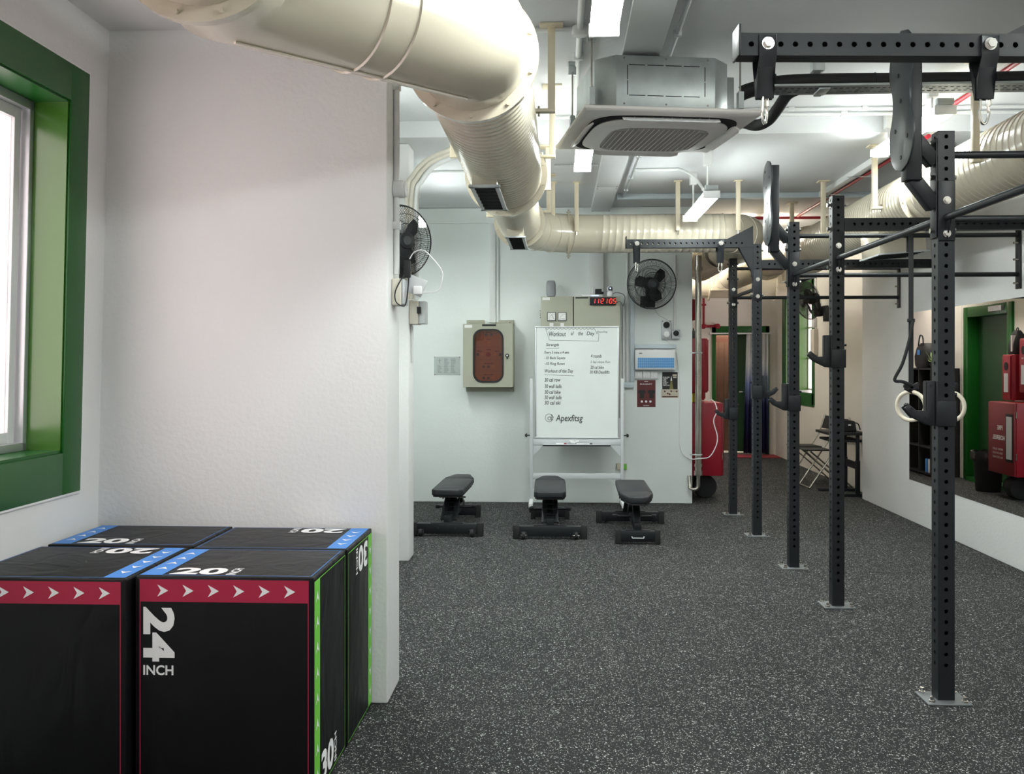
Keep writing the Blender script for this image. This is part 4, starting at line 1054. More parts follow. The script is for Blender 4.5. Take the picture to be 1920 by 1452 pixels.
for x, s in ((lxl+.016, 1), (lxr-.016, -1)):
    MB().prism([(0, 0), (s*.10, 0), (0, -.11)], (x, YW-.006, ZY(836, YW)), X_, Z_, (0, .012, 0)).build('gusset', M_grey, wb)
    MB().prism([(0, 0), (s*.09, 0), (0, -.11)], (x, YW-.006, ZY(898, YW)), X_, Z_, (0, .012, 0)).build('gusset', M_grey, wb)
MB().b2(lxl+.016, lxr-.016, YW-.012, YW+.012, ZY(898, YW), ZY(888, YW)).build('crossbar', M_grey, wb, bevel=.002)
tx0, tx1 = XY(1019, YW), XY(1143, YW); tz = ZY(834, YW)
MB().b2(tx0, tx1, YW-.085, YW-.01, tz-.004, tz+.002).b2(tx0, tx1, YW-.089, YW-.083, tz-.006, tz+.010).build('marker_tray', M_alu, wb, bevel=.001)
MB().b2(tx0-.006, tx1+.006, YW-.094, YW-.089, tz-.010, tz+.002).build('tray_lip', M_rub, wb)
# handwriting
W0 = lambda px, py: atY(px, py, YW-.0055)
ink = MB(); inkf = MB()
def hw(s, px0, py_base, px1, hpx, m=ink, bold=-.0, sh=.15):
    a = W0(px0, py_base); b = W0(px1, py_base)
    put_text(m, s, .03, a, X_, Z_, bold=.0004, fit=(b-a).length, fh=hpx*.00546, shear=sh)
hw('Workout', 1029, 631, 1061, 9); hw('of', 1070, 629, 1076, 7); hw('the', 1084, 629, 1093, 7); hw('Day', 1100, 631, 1115, 9)
hw('@apexfitsg', 1119, 625, 1139, 4.5, inkf)
hw('Strength', 1024, 651, 1048, 7); hw('Every 3 mins x 4 sets', 1021, 665, 1067, 6.5)
hw('-10 Back Squats', 1021, 675, 1060, 6); hw('-10 Ring Rows', 1021, 686, 1059, 6.5)
hw('Workout of the Day', 1021, 701, 1075, 8.5)
for s, y in (('30 cal row', 716), ('30 wall balls', 728), ('30 cal bike', 739), ('30 wall balls', 749), ('30 cal ski', 759)): hw(s, 1021, y, 1051 if 'cal' in s else 1053, 7, inkf if False else ink)
hw('4 rounds', 1108, 671, 1128, 6.5); hw('2 lap slope Run', 1107, 682.5, 1144, 6, inkf); hw('20 cal bike', 1107, 692, 1132, 6, ink); hw('30 KB Deadlifts', 1106, 701, 1143, 6)
hw('Apexfitsg', 1042, 794, 1093, 16)
def stroke(m, pts, r=.0016):
    P = [W0(*p) for p in pts]
    for a, b in zip(P[:-1], P[1:]):
        d = (b-a)
        if d.length < 1e-5: continue
        d.normalize(); n = V3((-d.z, 0, d.x))*r; e = d*r*.6
        m.add([a-n-e, b-n+e, b+n+e, a+n-e], [(0,1,2,3)])
zig = [(1024, 616)]
for i in range(13): zig += [(1026+i*7, 618.5), (1029.5+i*7, 615.2)]
zig += [(1117, 621), (1119, 626), (1123, 627), (1122, 640), (1030, 638), (1023, 616)]
stroke(ink, zig); stroke(ink, [(1024, 653.5), (1048, 653)]); stroke(ink, [(1021, 703), (1076, 705)])
th_ = [2*PI*i/20 for i in range(24)]
stroke(ink, [(1029.5+8*math.cos(a)*(1-.01*i), 784-7.5*math.sin(a)) for i, a in enumerate(th_)], .0022)
stroke(ink, [(1030+3*math.cos(a), 785-3*math.sin(a)) for a in th_]+[(1034, 782), (1034, 788), (1037, 787)], .0022)
ink.build('lettering', M_ink, wb); inkf.build('lettering', M_inkf, wb)
# things in the tray
er = MB()
for x, y, z, a in ((1074, 0, 0, .2), (1081, .01, .01, -.2), (1072, .01, .012, .05)): er.box(W0(x, 830)+V3((0, -.045+y, z)), (.05, .04, .022), Matrix.Rotation(a, 3, 'Y'))
eo = er.build('cloth', M_white, bevel=.006); tag(eo, 'crumpled white cloth lying in the whiteboard tray', 'cloth')
for px, c, l in ((1052, M_red, 'red-capped marker pen left of the white cloth in the tray'), (1100, M_black, 'black marker pen right of the white cloth in the tray'), (1090, M_alu, 'short grey marker pen touching the white cloth')):
    p = V3((XY(px, YW), YW-.06, tz+.011)); o = thing('marker_pen', l, 'marker pen', p)
    MB().cyl(p-X_*.05, p+X_*.03, .008, 10).build('barrel', M_white, o, smooth=True); MB().cyl(p+X_*.03, p+X_*.055, .0085, 10).build('cap', c, o, smooth=True)

# ================================================================== ELECTRICAL CABINET AND WHAT IS ON IT
YC = 10.17
cb = thing('switchboard', 'olive-grey electrical cabinet behind the whiteboard, with two round-dial meters', 'electrical cabinet', (.2, 10.3, .95))
cx0, cxm, cx1 = XY(1014, YC), XY(1075, YC), XY(1163, YC); cz1 = ZY(556, YC); cz0 = .92
MB().b2(cx0+.002, cx1-.002, YC+.012, YF-.036, cz0, cz1-.001).build('carcass', M_beige, cb, bevel=.003)
for a, b in ((cx0, cxm-.004), (cxm+.006, cx1)): MB().b2(a, b, YC-.008, YC+.009, cz0+.004, cz1-.004).build('door', M_beige, cb, bevel=.003)
MB().b2(cxm-.003, cxm+.005, YC-.002, YC+.011, cz0+.004, cz1-.004).build('door_gap', M_void, cb)
for px in (1034, 1054):
    x = XY(px, YC); z = ZY(594, YC)
    g = MB().b2(x-.045, x+.045, YC-.022, YC-.008, z-.045, z+.045).build('meter', M_rub, cb, bevel=.003)
    MB().b2(x-.039, x+.039, YC-.0245, YC-.022, z-.039, z+.039).build('dial', M_paper, g)
    mb = MB().beam((x+.028, YC-.026, z-.028), (x+(.0 if px < 1040 else -.012), YC-.026, z+(.022 if px < 1040 else -.022)), .003, .001, up=(0,1,0))
    for i in range(7):
        a = PI/2+PI/2*i/6; mb.box((x+.028+.052*math.cos(a), YC-.0255, z-.028+.052*math.sin(a)), (.003, .001, .008), Matrix.Rotation(-a+PI/2, 3, 'Y'))
    mb.build('needle', M_rub, g)
    MB().b2(x-.02, x+.02, YC-.012, YC-.008, ZY(612, YC), ZY(606, YC)).build('name_plate', M_paper, cb)
MB().b2(XY(1017, YC), XY(1031, YC), YC-.0095, YC-.008, ZY(563, YC), ZY(557.5, YC)).build('label_strip', M_paper, cb)
MB().b2(XY(1079, YC), XY(1103, YC), YC-.0095, YC-.008, ZY(560, YC), ZY(557.7, YC)).build('label_strip', M_rub, cb)
mb = MB()
for i in range(4): mb.cyl((cx0-.008, YC+.02, ZY(583+i*4, YC)), (cx0+.004, YC+.02, ZY(583+i*4, YC)), .006, 8)
mb.build('hinge', M_steel, cb)
# speaker
zc_ = cz1+.001
sp = thing('smart_speaker', 'rounded grey fabric speaker standing on the left of the electrical cabinet', 'speaker', (XY(1033, 10.25), 10.25, zc_))
x = XY(1033, 10.25); mb = MB(); rg = []
for z, k in ((0, .80), (.008, .92), (.03, .98), (.08, 1), (.13, .98), (.155, .90), (.166, .74), (.168, .5)): rg.append([V3((p, q+10.25, zc_+.003+z)) for p, q in sup(.050*k, .045*k, 28, 2.6, ox=x)])
mb.ring(rg); mb.build('fabric_shell', M_speaker, sp, smooth=True)
MB().prism(sup(.040, .036, 28, 2.6, ox=x, oy=10.25), (0,0,zc_), X_, Y_, (0,0,.005)).build('foot', M_rub, sp)
rt = thing('router', 'flat white router with antennas on the cabinet top, glowing blue', 'router', (XY(1105, 10.26), 10.26, zc_))
x0, x1 = XY(1090, 10.26), XY(1129, 10.26)
MB().b2(x0, x1, 10.2, 10.32, zc_, zc_+.022).build('body', M_white, rt, bevel=.006)
for px in (1105, 1112): MB().b2(XY(px, 10.3)-.007, XY(px, 10.3)+.007, 10.30, 10.312, zc_+.02, zc_+.10).build('antenna', M_white, rt, bevel=.003)
MB().b2(XY(1109, 10.2), XY(1122, 10.2), 10.197, 10.20, zc_+.006, zc_+.012).build('status_light', M_bled, rt)
ad = MB().b2(XY(1116, 10.22), XY(1128, 10.22), 10.19, 10.25, zc_+.03, zc_+.085).box((XY(1129, 10.22), 10.22, zc_+.045), (.03, .03, .025)).build('power_adapter', M_rub, bevel=.004)
ad.location.z = zc_+.0225
tag(ad, 'black power adapter lying on the white router', 'power adapter')
pc = thing('indoor_camera', 'small white pan-tilt camera with a dark face on the cabinet', 'camera', (XY(1144, 10.22), 10.22, zc_))
x = XY(1144, 10.22)
MB().lathe([(.030, 0), (.033, .006), (.031, .040), (.024, .050)], (x, 10.22, zc_+.001), n=20).build('base', M_white, pc, smooth=True)
MB().sphere((x, 10.22, zc_+.078), .034, 18, (.95, .9, 1.05)).build('head', M_white, pc, smooth=True)
MB().cyl((x, 10.20, zc_+.082), (x, 10.184, zc_+.082), .020, 18).b2(x-.02, x+.02, 10.186, 10.20, zc_+.062, zc_+.082).build('lens_face', M_rub, pc)
MB().cyl((x, 10.186, zc_+.083), (x, 10.182, zc_+.083), .008, 12).build('lens', M_bled, pc)
# red LED clock
ck = thing('digital_clock', 'black digital clock showing 11:21:05 in red, hung on the cabinet front', 'clock', (XY(1130, YC), YC-.03, 2.12))
kx0, kx1, kz0, kz1 = XY(1106, YC-.03), XY(1155, YC-.03), ZY(572.5, YC-.03), ZY(557.5, YC-.03)
MB().b2(kx0, kx1, YC-.038, YC-.0085, kz0, kz1).build('clock_case', M_rub, ck, bevel=.004)
SEG = {'0': 'abcdef', '1': 'bc', '2': 'abged', '5': 'afgcd'}
mb = MB(); hh = .046; ww = .022; x = XY(1111.5, YC-.04); zc = (kz0+kz1)/2; yy = YC-.040; sh = .14
def seg(x0, z0, x1, z1, w_=.0042):
    a = V3((x0+sh*(z0-zc), yy, z0)); b = V3((x1+sh*(z1-zc), yy, z1)); d = (b-a).normalized(); n = V3((-d.z, 0, d.x))*w_/2
    mb.add([a-n+d*.001, b-n-d*.001, b+n-d*.001, a+n+d*.001], [(0,1,2,3)])
for ch_ in '11:21:05':
    if ch_ == ':':
        for zz in (zc-.010, zc+.010): mb.b2(x+.001, x+.006, yy-.0005, yy+.001, zz-.003, zz+.003)
        x += .012; continue
    z0, z1 = zc-hh/2, zc+hh/2
    L = {'a': (x, z1, x+ww, z1), 'b': (x+ww, z1, x+ww, zc), 'c': (x+ww, zc, x+ww, z0), 'd': (x, z0, x+ww, z0), 'e': (x, z0, x, zc), 'f': (x, zc, x, z1), 'g': (x, zc, x+ww, zc)}
    for c in SEG[ch_]: seg(*L[c])
    x += .0378
mb.build('digits', M_led, ck)
def cable(name, pts, label, m=M_rub, r=.003, cat='cable', sm=6, kind=None):
    o = MB().tube(smooth_path(pts, sm), r, 6).build(name, m, smooth=True); return tag(o, label, cat)
pz = lambda px, py, Y: atY(px, py, Y)
cable('clock_cable', [pz(1155, 568, YC-.04), pz(1163, 566, YC-.05), pz(1168, 574, YC-.05), pz(1172, 560, YC), pz(1168, 552, YC+.02), pz(1155, 549, YC+.05), pz(1147, 553, YC+.06)], 'black cable looping off the right side of the clock')
cable('speaker_cable', [pz(1042, 551, 10.26), pz(1047, 538, 10.28), pz(1053, 537, 10.3), pz(1062, 549, 10.3), pz(1078, 554.5, 10.3), pz(1090, 545, 10.3), pz(1104, 543, 10.3)], 'thin white cable from the grey speaker to the router', M_white, .0022)

# ================================================================== WALL CONTROL PANEL
YK = 10.20
kp = thing('control_panel', 'olive-grey wall cabinet with a rounded amber window', 'control cabinet', (XY(916, YK), YF, 1.2))
px0, px1, pz0, pz1 = XY(868, YK), XY(963, YK), ZY(727, YK), ZY(607, YK)
sh_ = MB(); sh_.b2(px0+.006, px0+.016, YK+.02, YF-.001, pz0, pz1).b2(px1-.010, px1, YK+.02, YF-.001, pz0, pz1).b2(px0+.006, px1, YK+.02, YF-.001, pz1-.012, pz1).b2(px0+.006, px1, YK+.02, YF-.001, pz0, pz0+.012).b2(px0+.006, px1, YF-.02, YF-.001, pz0, pz1)
sh_.build('carcass', M_beige, kp)
wx0, wx1, wz0, wz1 = XY(887, YK), XY(944, YK), ZY(718, YK), ZY(617, YK)
def rrect(x0, x1, z0, z1, r, n=6):
    P = []
    for cx_, cz_, a0 in ((x1-r, z1-r, 0), (x0+r, z1-r, PI/2), (x0+r, z0+r, PI), (x1-r, z0+r, 1.5*PI)):
        for i in range(n+1): a = a0+PI/2*i/n; P.append((cx_+r*math.cos(a), cz_+r*math.sin(a)))
    return P
def plate_hole(mb, outer, inner, o, u, v, d):
    """outer rectangle sampled to match inner outline, extruded by d"""
    o, u, v, d = V3(o), V3(u), V3(v), V3(d); n = len(inner)
    cx_ = sum(p[0] for p in inner)/n; cz_ = sum(p[1] for p in inner)/n; x0, x1, z0, z1 = outer; out = []
    q = n//4
    cor = [(x1, z1), (x0, z1), (x0, z0), (x1, z0)]
    for i in range(n):
        k = i//q
        j = i % q; p = inner[i]
        # corners: middle sample gets the true corner, the ends are projected
        cxr, czr = cor[k]
        if j == q//2: out.append((cxr, czr))
        elif (j < q//2) == (k in (0, 2)): out.append((cxr, p[1]))
        else: out.append((p[0], czr))
    A = [o+u*a+v*b for a, b in out]; B = [o+u*a+v*b for a, b in inner]; C = [p+d for p in B]; D = [p+d for p in A]
    mb.ring([A, B, C, D], False, closed=True)
inn = rrect(wx0, wx1, wz0, wz1, .10)
dm = MB(); plate_hole(dm, (px0, px1-.008, pz0+.003, pz1-.003), inn, (0, YK, 0), X_, Z_, (0, .018, 0)); dd = dm.build('door', M_beige, kp)
gm = MB(); inn2 = rrect(wx0+.016, wx1-.016, wz0+.016, wz1-.016, .086); 
A = [V3((a, YK-.008, b)) for a, b in rrect(wx0-.002, wx1+.002, wz0-.002, wz1+.002, .10)]; B = [V3((a, YK-.008, b)) for a, b in inn2]
gm.ring([[p+Y_*.022 for p in A], A, B, [p+Y_*.022 for p in B]], False, closed=True); gm.build('window_gasket', M_rub, dd)
MB().prism(inn2, (0, YK+.004, 0), X_, Z_, (0, .004, 0)).build('amber_window', M_amber, dd)
MB().b2(px0+.05, px1-.05, YK+.045, YK+.05, pz0+.05, pz1-.05).build('inner_plate', M_tan, kp)
mb = MB(); mr_ = MB()
ks = YK+.044
def KX(px): return XY(px, YK+.045)
def KZ(py): return ZY(py, YK+.045, 915)
for px_, py_, m_ in ((912, 628, 0), (921, 628, 0), (916, 643, 1), (896, 665, 0), (905, 665, 1), (928, 665, 1), (938, 665, 0), (907, 688, 0), (916, 688, 0), (925, 688, 1), (907, 709, 0), (916, 709, 0), (925, 709, 1)):
    (mr_ if m_ else mb).cyl((KX(px_), ks, KZ(py_)), (KX(px_), ks-.02, KZ(py_)), .014, 12)
mb.build('selector_knob', M_rub, kp); mr_.build('indicator_lamp', M_cream, kp)
MB().cyl((KX(916), ks, KZ(665)), (KX(916), ks-.028, KZ(665)), .026, 16).build('emergency_button', M_red, kp)
mb = MB()
for px_, py_, w_ in ((916, 623, .07), (916, 637, .05), (916, 656, .05), (899, 659, .05), (932, 659, .05), (916, 682, .10), (916, 703, .10)): mb.b2(KX(px_)-w_/2, KX(px_)+w_/2, ks-.002, ks, KZ(py_)-.005, KZ(py_)+.005)
for py_ in (651, 675, 696): mb.b2(px0+.06, px1-.06, ks-.001, ks, KZ(py_)-.0012, KZ(py_)+.0012)
mb.build('name_plate', M_brown, kp)
xk = XY(951, YK); zk = ZY(667, YK)
MB().cyl((xk, YK-.001, zk), (xk, YK-.010, zk), .020, 18).b2(xk-.006, xk+.006, YK-.012, YK-.002, zk-.036, zk).build('lock_handle', M_rub, kp); MB().cyl((xk, YK-.010, zk), (xk, YK-.014, zk), .009, 12).build('lock_barrel', M_chr, kp)
MB().b2(XY(904, YK), XY(930, YK), YK-.003, YK, ZY(611.5, YK), ZY(608, YK)).build('name_plate', M_rub, kp); MB().b2(XY(871, YK), XY(885, YK), YK-.002, YK, ZY(614.5, YK), ZY(609, YK)).build('label_strip', M_paper, kp)
MB().b2(px0+.02, px0+.21, YF-.03, YF-.001, pz1, ZY(600, YF)).b2(px1-.20, px1-.005, YF-.03, YF-.001, pz1, ZY(600, YF)).b2(px0+.015, px1-.004, YF-.05, YF-.001, pz0-.05, pz0-.001).build('mounting_flange', M_beige, kp, bevel=.003)
mb = MB()
for x in (px0+.05, px1-.05):
    mb.cyl((x, YF-.052, pz0-.028), (x, YF-.055, pz0-.028), .007, 8).cyl((x, YF-.032, pz1+.02), (x, YF-.035, pz1+.02), .007, 8)
mb.build('screws', M_steel, kp)
tk2 = tag(MB().b2(XY(919, YF), XY(930, YF), YF-.060, YF-.0345, ZY(605, YF), ZY(419, YF)).build('vertical_trunking', M_pvc, bevel=.003), 'narrow white trunking dropping to the amber-windowed cabinet', 'trunking')
# acrylic framed notice
nt_ = thing('framed_notice', 'clear acrylic notice with small print screwed to the wall left of the amber-windowed cabinet', 'notice', (XY(838, YF), YF, 1.45))
nx0, nx1, nz0, nz1 = XY(814, YF), XY(863, YF), ZY(704, YF), ZY(669, YF)
MB().b2(nx0+.025, nx1-.008, YF-.004, YF-.001, nz0+.008, nz1-.008).build('paper', M_paper, nt_)
MB().b2(nx0, nx1, YF-.009, YF-.0045, nz0, nz1).build('acrylic_cover', M_clear, nt_)
mb = MB()
for x in (nx0+.007, nx1-.006):
    for z in (nz0+.007, nz1-.007): mb.cyl((x, YF-.009, z), (x, YF-.013, z), .006, 10)
mb.build('stud', M_steel, nt_)
mb = MB(); yy = YF-.0043
mb.b2(nx0+.055, nx0+.061, yy-.0003, yy, nz1-.075, nz1-.02); mb.b2(nx0+.038, nx0+.078, yy-.0003, yy, nz1-.045, nz1-.042)
for c in range(3):
    x = nx0+.035+c*.073
    for i in range(15):
        z = nz1-.022-i*.0105
        if c == 0 and i < 7: continue
        L = .056*random.uniform(.55, 1)
        mb.b2(x, x+L, yy-.0003, yy, z-.0022, z+.0016)
o = mb.build('small_print', M_inkf, nt_); o['kind'] = 'stuff'

# ================================================================== RIGHT PART OF THE FAR WALL
# tall white trunk above cabinet, conduits
def wtr(name, pxa, pxb, pya, pyb, m, d, label, cat='trunking'):
    return tag(MB().b2(XY(pxa, YF), XY(pxb, YF), YF-d, YF-.001, ZY(pyb, YF), ZY(pya, YF)).build(name, m, bevel=.002), label, cat)
wtr('vertical_trunking', 1105, 1131, 419, 556, M_pvc, .05, 'wide white trunking rising from the electrical cabinet behind the router')
wtr('vertical_trunking', 1181, 1189, 556, 716, M_bluep, .045, 'pale blue vertical trunking right of the electrical cabinet')
wtr('vertical_trunking', 1166, 1188, 717, 727, M_bluep, .05, 'short pale blue trunking elbow by the stand of the whiteboard')
wtr('vertical_trunking', 1190, 1267, 646, 654, M_bluep, .045, 'pale blue horizontal trunking over the blue-windowed box')
for px, a, b, l in ((1169, 570, 900, 'white conduit beside the right leg of the whiteboard'), (1175.5, 419, 716, 'tall white conduit just right of the electrical cabinet'), (1265, 480, 618, 'white conduit running down to the right rotary switch')):
    conduit('wall_conduit', [(XY(px, YF), YF-.02, ZY(a, YF)), (XY(px, YF), YF-.02, ZY(b, YF))], l, r=.013, sm=0, clips=[(XY(px, YF), YF-.016, ZY((a+b)/2, YF))])
wtr('vertical_trunking', 1171, 1179, 419, 560, M_pvc, .012, 'thin white wall strip behind the conduit') if False else None
# distribution box
YD = YF-.10
db = thing('distribution_board', 'white distribution box with a translucent blue lower flap', 'distribution box', (XY(1229, YF), YF, 1.45))
x0, x1, z0, z1 = XY(1190.5, YD), XY(1267, YD), ZY(694, YD), ZY(655.5, YD)
MB().b2(x0, x1, YD, YF-.046, z0, z1).build('case', M_white, db, bevel=.012)
fx0, fx1, fz0, fz1 = XY(1195.5, YD), XY(1264, YD), ZY(690, YD), ZY(671, YD)
mb = MB()
for i in range(18):
    for j in range(4):
        a = fx0+(fx1-fx0)*(i+.1)/18; b = fz0+(fz1-fz0)*(j+.1)/4
        mb.b2(a, a+(fx1-fx0)*.8/18, YD-.006, YD-.004, b, b+(fz1-fz0)*.8/4)
MB().b2(fx0, fx1, YD-.004, YD-.0005, fz0, fz1).build('inner_panel', M_white, db)
o = mb.build('breaker_window_cells', mat('cell_blue', (.25, .48, .76), .4), db); o['kind'] = 'stuff'
MB().b2(fx0, fx1, YD-.012, YD-.008, fz0, fz1).build('flap', M_bluetr, db)
MB().b2(XY(1198, YD), XY(1204, YD), YD-.001, YD, ZY(663.5, YD), ZY(662, YD)).build('mark', M_ink, db)
for i in range(3):
    a = XY(1190.5+i*14.8, YF-.04); b = XY(1204.5+i*14.8, YF-.04)
    t = thing('light_switch', ['left white switch plate under the blue-windowed box', 'middle white switch plate under the blue-windowed box', 'right white switch plate with two tiny indicator lights'][i], 'light switch', ((a+b)/2, YF, 1.33), 'white switch plates in a row')
    za, zb = ZY(710.5, YF-.04), ZY(696.5, YF-.04)
    MB().b2(a, b, YF-.035, YF-.001, za, zb).build('plate', M_white, t, bevel=.003)
    for k in range(3): MB().b2(a+.006+k*.0225, a+.027+k*.0225, YF-.040, YF-.035, za+.012, zb-.012).build('rocker', M_white, t, bevel=.001)
    if i == 2: MB().b2(a+.012, a+.020, YF-.042, YF-.040, za+.016, za+.024).b2(a+.045, a+.053, YF-.042, YF-.040, za+.016, za+.024).build('indicator', M_wprint, t)
# industrial sockets
YS = YF-.05
for i, (pa, pb, ya, yb, lab) in enumerate(((1240.5, 1258.5, 601, 636, 'grey double outlet with rotary switch above a round socket, below the fan'), (1260, 1275, 618, 636, 'small square grey rotary isolator beside the double outlet'))):
    t = thing('isolator_switch', lab, 'switch', (XY((pa+pb)/2, YS), YF, 1.7))
    x0, x1, z0, z1 = XY(pa, YS), XY(pb, YS), ZY(yb, YS), ZY(ya, YS)
    MB().b2(x0, x1, YS, YF-.001, z0, z1).build('case', M_speaker if False else M_grey, t, bevel=.006)
    cz_ = z1-(x1-x0)/2
    MB().cyl(((x0+x1)/2, YS, cz_), ((x0+x1)/2, YS-.018, cz_), .034 if i == 0 else .030, 20).build('rotary_knob', M_rub, t, bevel=.003)
    MB().box(((x0+x1)/2, YS-.024, cz_), (.010, .012, .054), Matrix.Rotation(.6, 3, 'Y')).build('knob_grip', M_rub, t)
    if i == 0:
        c2 = z0+(x1-x0)/2
        MB().cyl(((x0+x1)/2, YS, c2), ((x0+x1)/2, YS-.03, c2), .041, 22).build('socket_ring', M_grey, t, bevel=.004)
        MB().cyl(((x0+x1)/2, YS-.03, c2), ((x0+x1)/2, YS-.036, c2), .030, 22).build('socket_cap', M_white, t, bevel=.002)
    mb = MB()
    for sx_ in (x0+.012, x1-.012): mb.cyl((sx_, YS, z1-.012), (sx_, YS-.004, z1-.012), .005, 8)
    mb.build('screws', M_rub, t)
# posters
def poster(px0_, px1_, py0_, py1_, m, label):
    t = thing('poster', label, 'poster', (XY((px0_+px1_)/2, YF), YF, 1.2)); a, b, c, d = XY(px0_, YF), XY(px1_, YF), ZY(py1_, YF), ZY(py0_, YF)
    MB().b2(a, b, YF-.003, YF-.001, c, d).build('sheet', m, t)
    def rect(qa, qb, qc, qd, mm, nm, e=.0034): MB().b2(XY(qa, YF), XY(qb, YF), YF-e, YF-.003, ZY(qd, YF), ZY(qc, YF)).build(nm, mm, t)
    return t, rect
t, rect = poster(1194.5, 1229, 713, 763.5, M_poster, 'maroon poster of two black T-shirts')
yy = YF-.0036
for cxp in (1203.5, 1221.5):
    c = lambda dx_, py_: (XY(cxp+dx_, yy), ZY(py_, yy))
    P = [c(-4, 747), c(4, 747), c(4, 737), c(6.5, 738.5), c(7, 733.5), c(3, 731), c(1.2, 732), c(-1.2, 732), c(-3, 731), c(-7, 733.5), c(-6.5, 738.5), c(-4, 737)]
    MB().prism(P, (0, yy, 0), X_, Z_, (0, .0005, 0)).build('t_shirt_print', M_pblk, t)
mb = MB()
put_text(mb, 'MEMBERS ONLY', .02, (XY(1200, yy), yy-.0004, ZY(721.5, yy)), X_, Z_, fit=XY(1223, yy)-XY(1200, yy), fh=.012) if False else None
put_text(mb, 'DURABILITY', .02, (XY(1200, yy), yy-.0004, ZY(721.5, yy)), X_, Z_, bold=.0006, fit=XY(1223, yy)-XY(1200, yy), fh=.012)
for k in (1203.5, 1211.5, 1219.5): MB().cyl((XY(k, yy), yy-.0006, ZY(753, yy)), (XY(k, yy), yy-.0001, ZY(753, yy)), .012, 16).build('dot', M_wprint, t)
for a, b, z in ((1208, 1215, 715.5), (1206, 1217, 760.5)): mb.b2(XY(a, yy), XY(b, yy), yy-.0005, yy, ZY(z+.4, yy), ZY(z-.4, yy))
mb.build('lettering', M_wprint, t)
t, rect = poster(1240, 1274.5, 697.5, 748.5, M_paper, 'black and tan poster with a pale cone of light and white words')
rect(1241.6, 1270.5, 698, 730, M_pblk, 'black_field'); rect(1239.5, 1272.5, 730, 745.6, M_tan, 'tan_field'); rect(1241.5, 1270.5, 742.8, 745.2, M_brown, 'brown_line', .0038)
P = [(XY(a, yy), ZY(b, yy)) for a, b in ((1255, 730), (1262.5, 730), (1258.8, 706))]
MB().prism(P, (0, yy-.0004, 0), X_, Z_, (0, .0005, 0)).build('cone_print', M_olive, t)
P = [(XY(a, yy), ZY(b, yy)) for a, b in ((1257, 714), (1260.4, 714), (1258.8, 705))]
MB().prism(P, (0, yy-.0008, 0), X_, Z_, (0, .0005, 0)).build('beam_print', M_wprint, t)
MB().b2(XY(1261, yy), XY(1269, yy), yy-.0006, yy, ZY(706, yy), ZY(702, yy)).b2(XY(1262, yy), XY(1268.5, yy), yy-.0006, yy, ZY(709, yy), ZY(707, yy)).build('lamp_print', M_tan, t)
mb = MB()
for i, (s, e_) in enumerate((('PLEASE', 1255.5), ('TURN', 1252), ('OFF', 1249.5), ('THE', 1249.5), ('LIGHT', 1253), ('AND', 1250.5), ('AIRCON', 1255.5))):
    put_text(mb, s, .01, (XY(1243, yy), yy-.0005, ZY(708.5+i*2.5, yy)), X_, Z_, bold=.0003, fit=XY(e_, yy)-XY(1243, yy), fh=.0105)
mb.build('lettering', M_wprint, t)
mb = MB()
for a, b in ((1246.5, 734), (1258.5, 733.7), (1268.8, 733.9), (1252, 738), (1255.5, 739.2)): mb.cyl((XY(a, yy), yy-.0009, ZY(b, yy)), (XY(a, yy), yy-.0004, ZY(b, yy)), .010, 9)
mb.b2(XY(1259, yy), XY(1268, yy), yy-.0008, yy-.0004, ZY(734, yy), ZY(733.4, yy)); mb.build('pictogram', M_brown, t)
# small green box by the stand leg
gb = thing('wall_outlet', 'small cream and green box low on the wall behind the whiteboard leg', 'wall box', (XY(1165, YF), YF, .43))
a, b, c, d = XY(1156, YF), XY(1175, YF), ZY(880, YF), ZY(868.5, YF)
MB().b2(a, b, YF-.045, YF-.001, c, d).build('box', M_tan, gb, bevel=.004)
MB().b2(a+.055, b-.003, YF-.047, YF-.045, c+.004, d-.004).build('green_sticker', M_lime, gb)
# white extension cable
cable('extension_cable', [pz(1249, 636, YS), pz(1254, 642, YF-.02), pz(1266, 656, YF-.035), pz(1272, 690, YF-.012), pz(1275, 740, YF-.012), pz(1273.5, 800, YF-.012), pz(1275, 835, YF-.012), pz(1281, 852, YF-.02), pz(1296, 861, YF-.04), pz(1312, 860, 10.28), pz(1330, 857, 10.28), pz(1342, 838, 10.30), pz(1345, 818, 10.30), pz(1338, 790, 10.30), pz(1344, 772, 10.32), pz(1341, 757, 10.45), pz(1334, 750, 10.6), pz(1328, 753, 10.62)], 'long white cable from the grey outlet across the wall corner to the red cabinet', M_white, .0055)
cable('fan_cable', [pz(1224, 574, 10.33), pz(1234, 590, YF-.02), pz(1246, 597, YF-.02), pz(1258, 605, YF-.02), pz(1259, 616, YF-.03), pz(1256, 634, YS-.01)], 'thin grey cable from the far wall fan to the grey outlet', M_grey, .003)

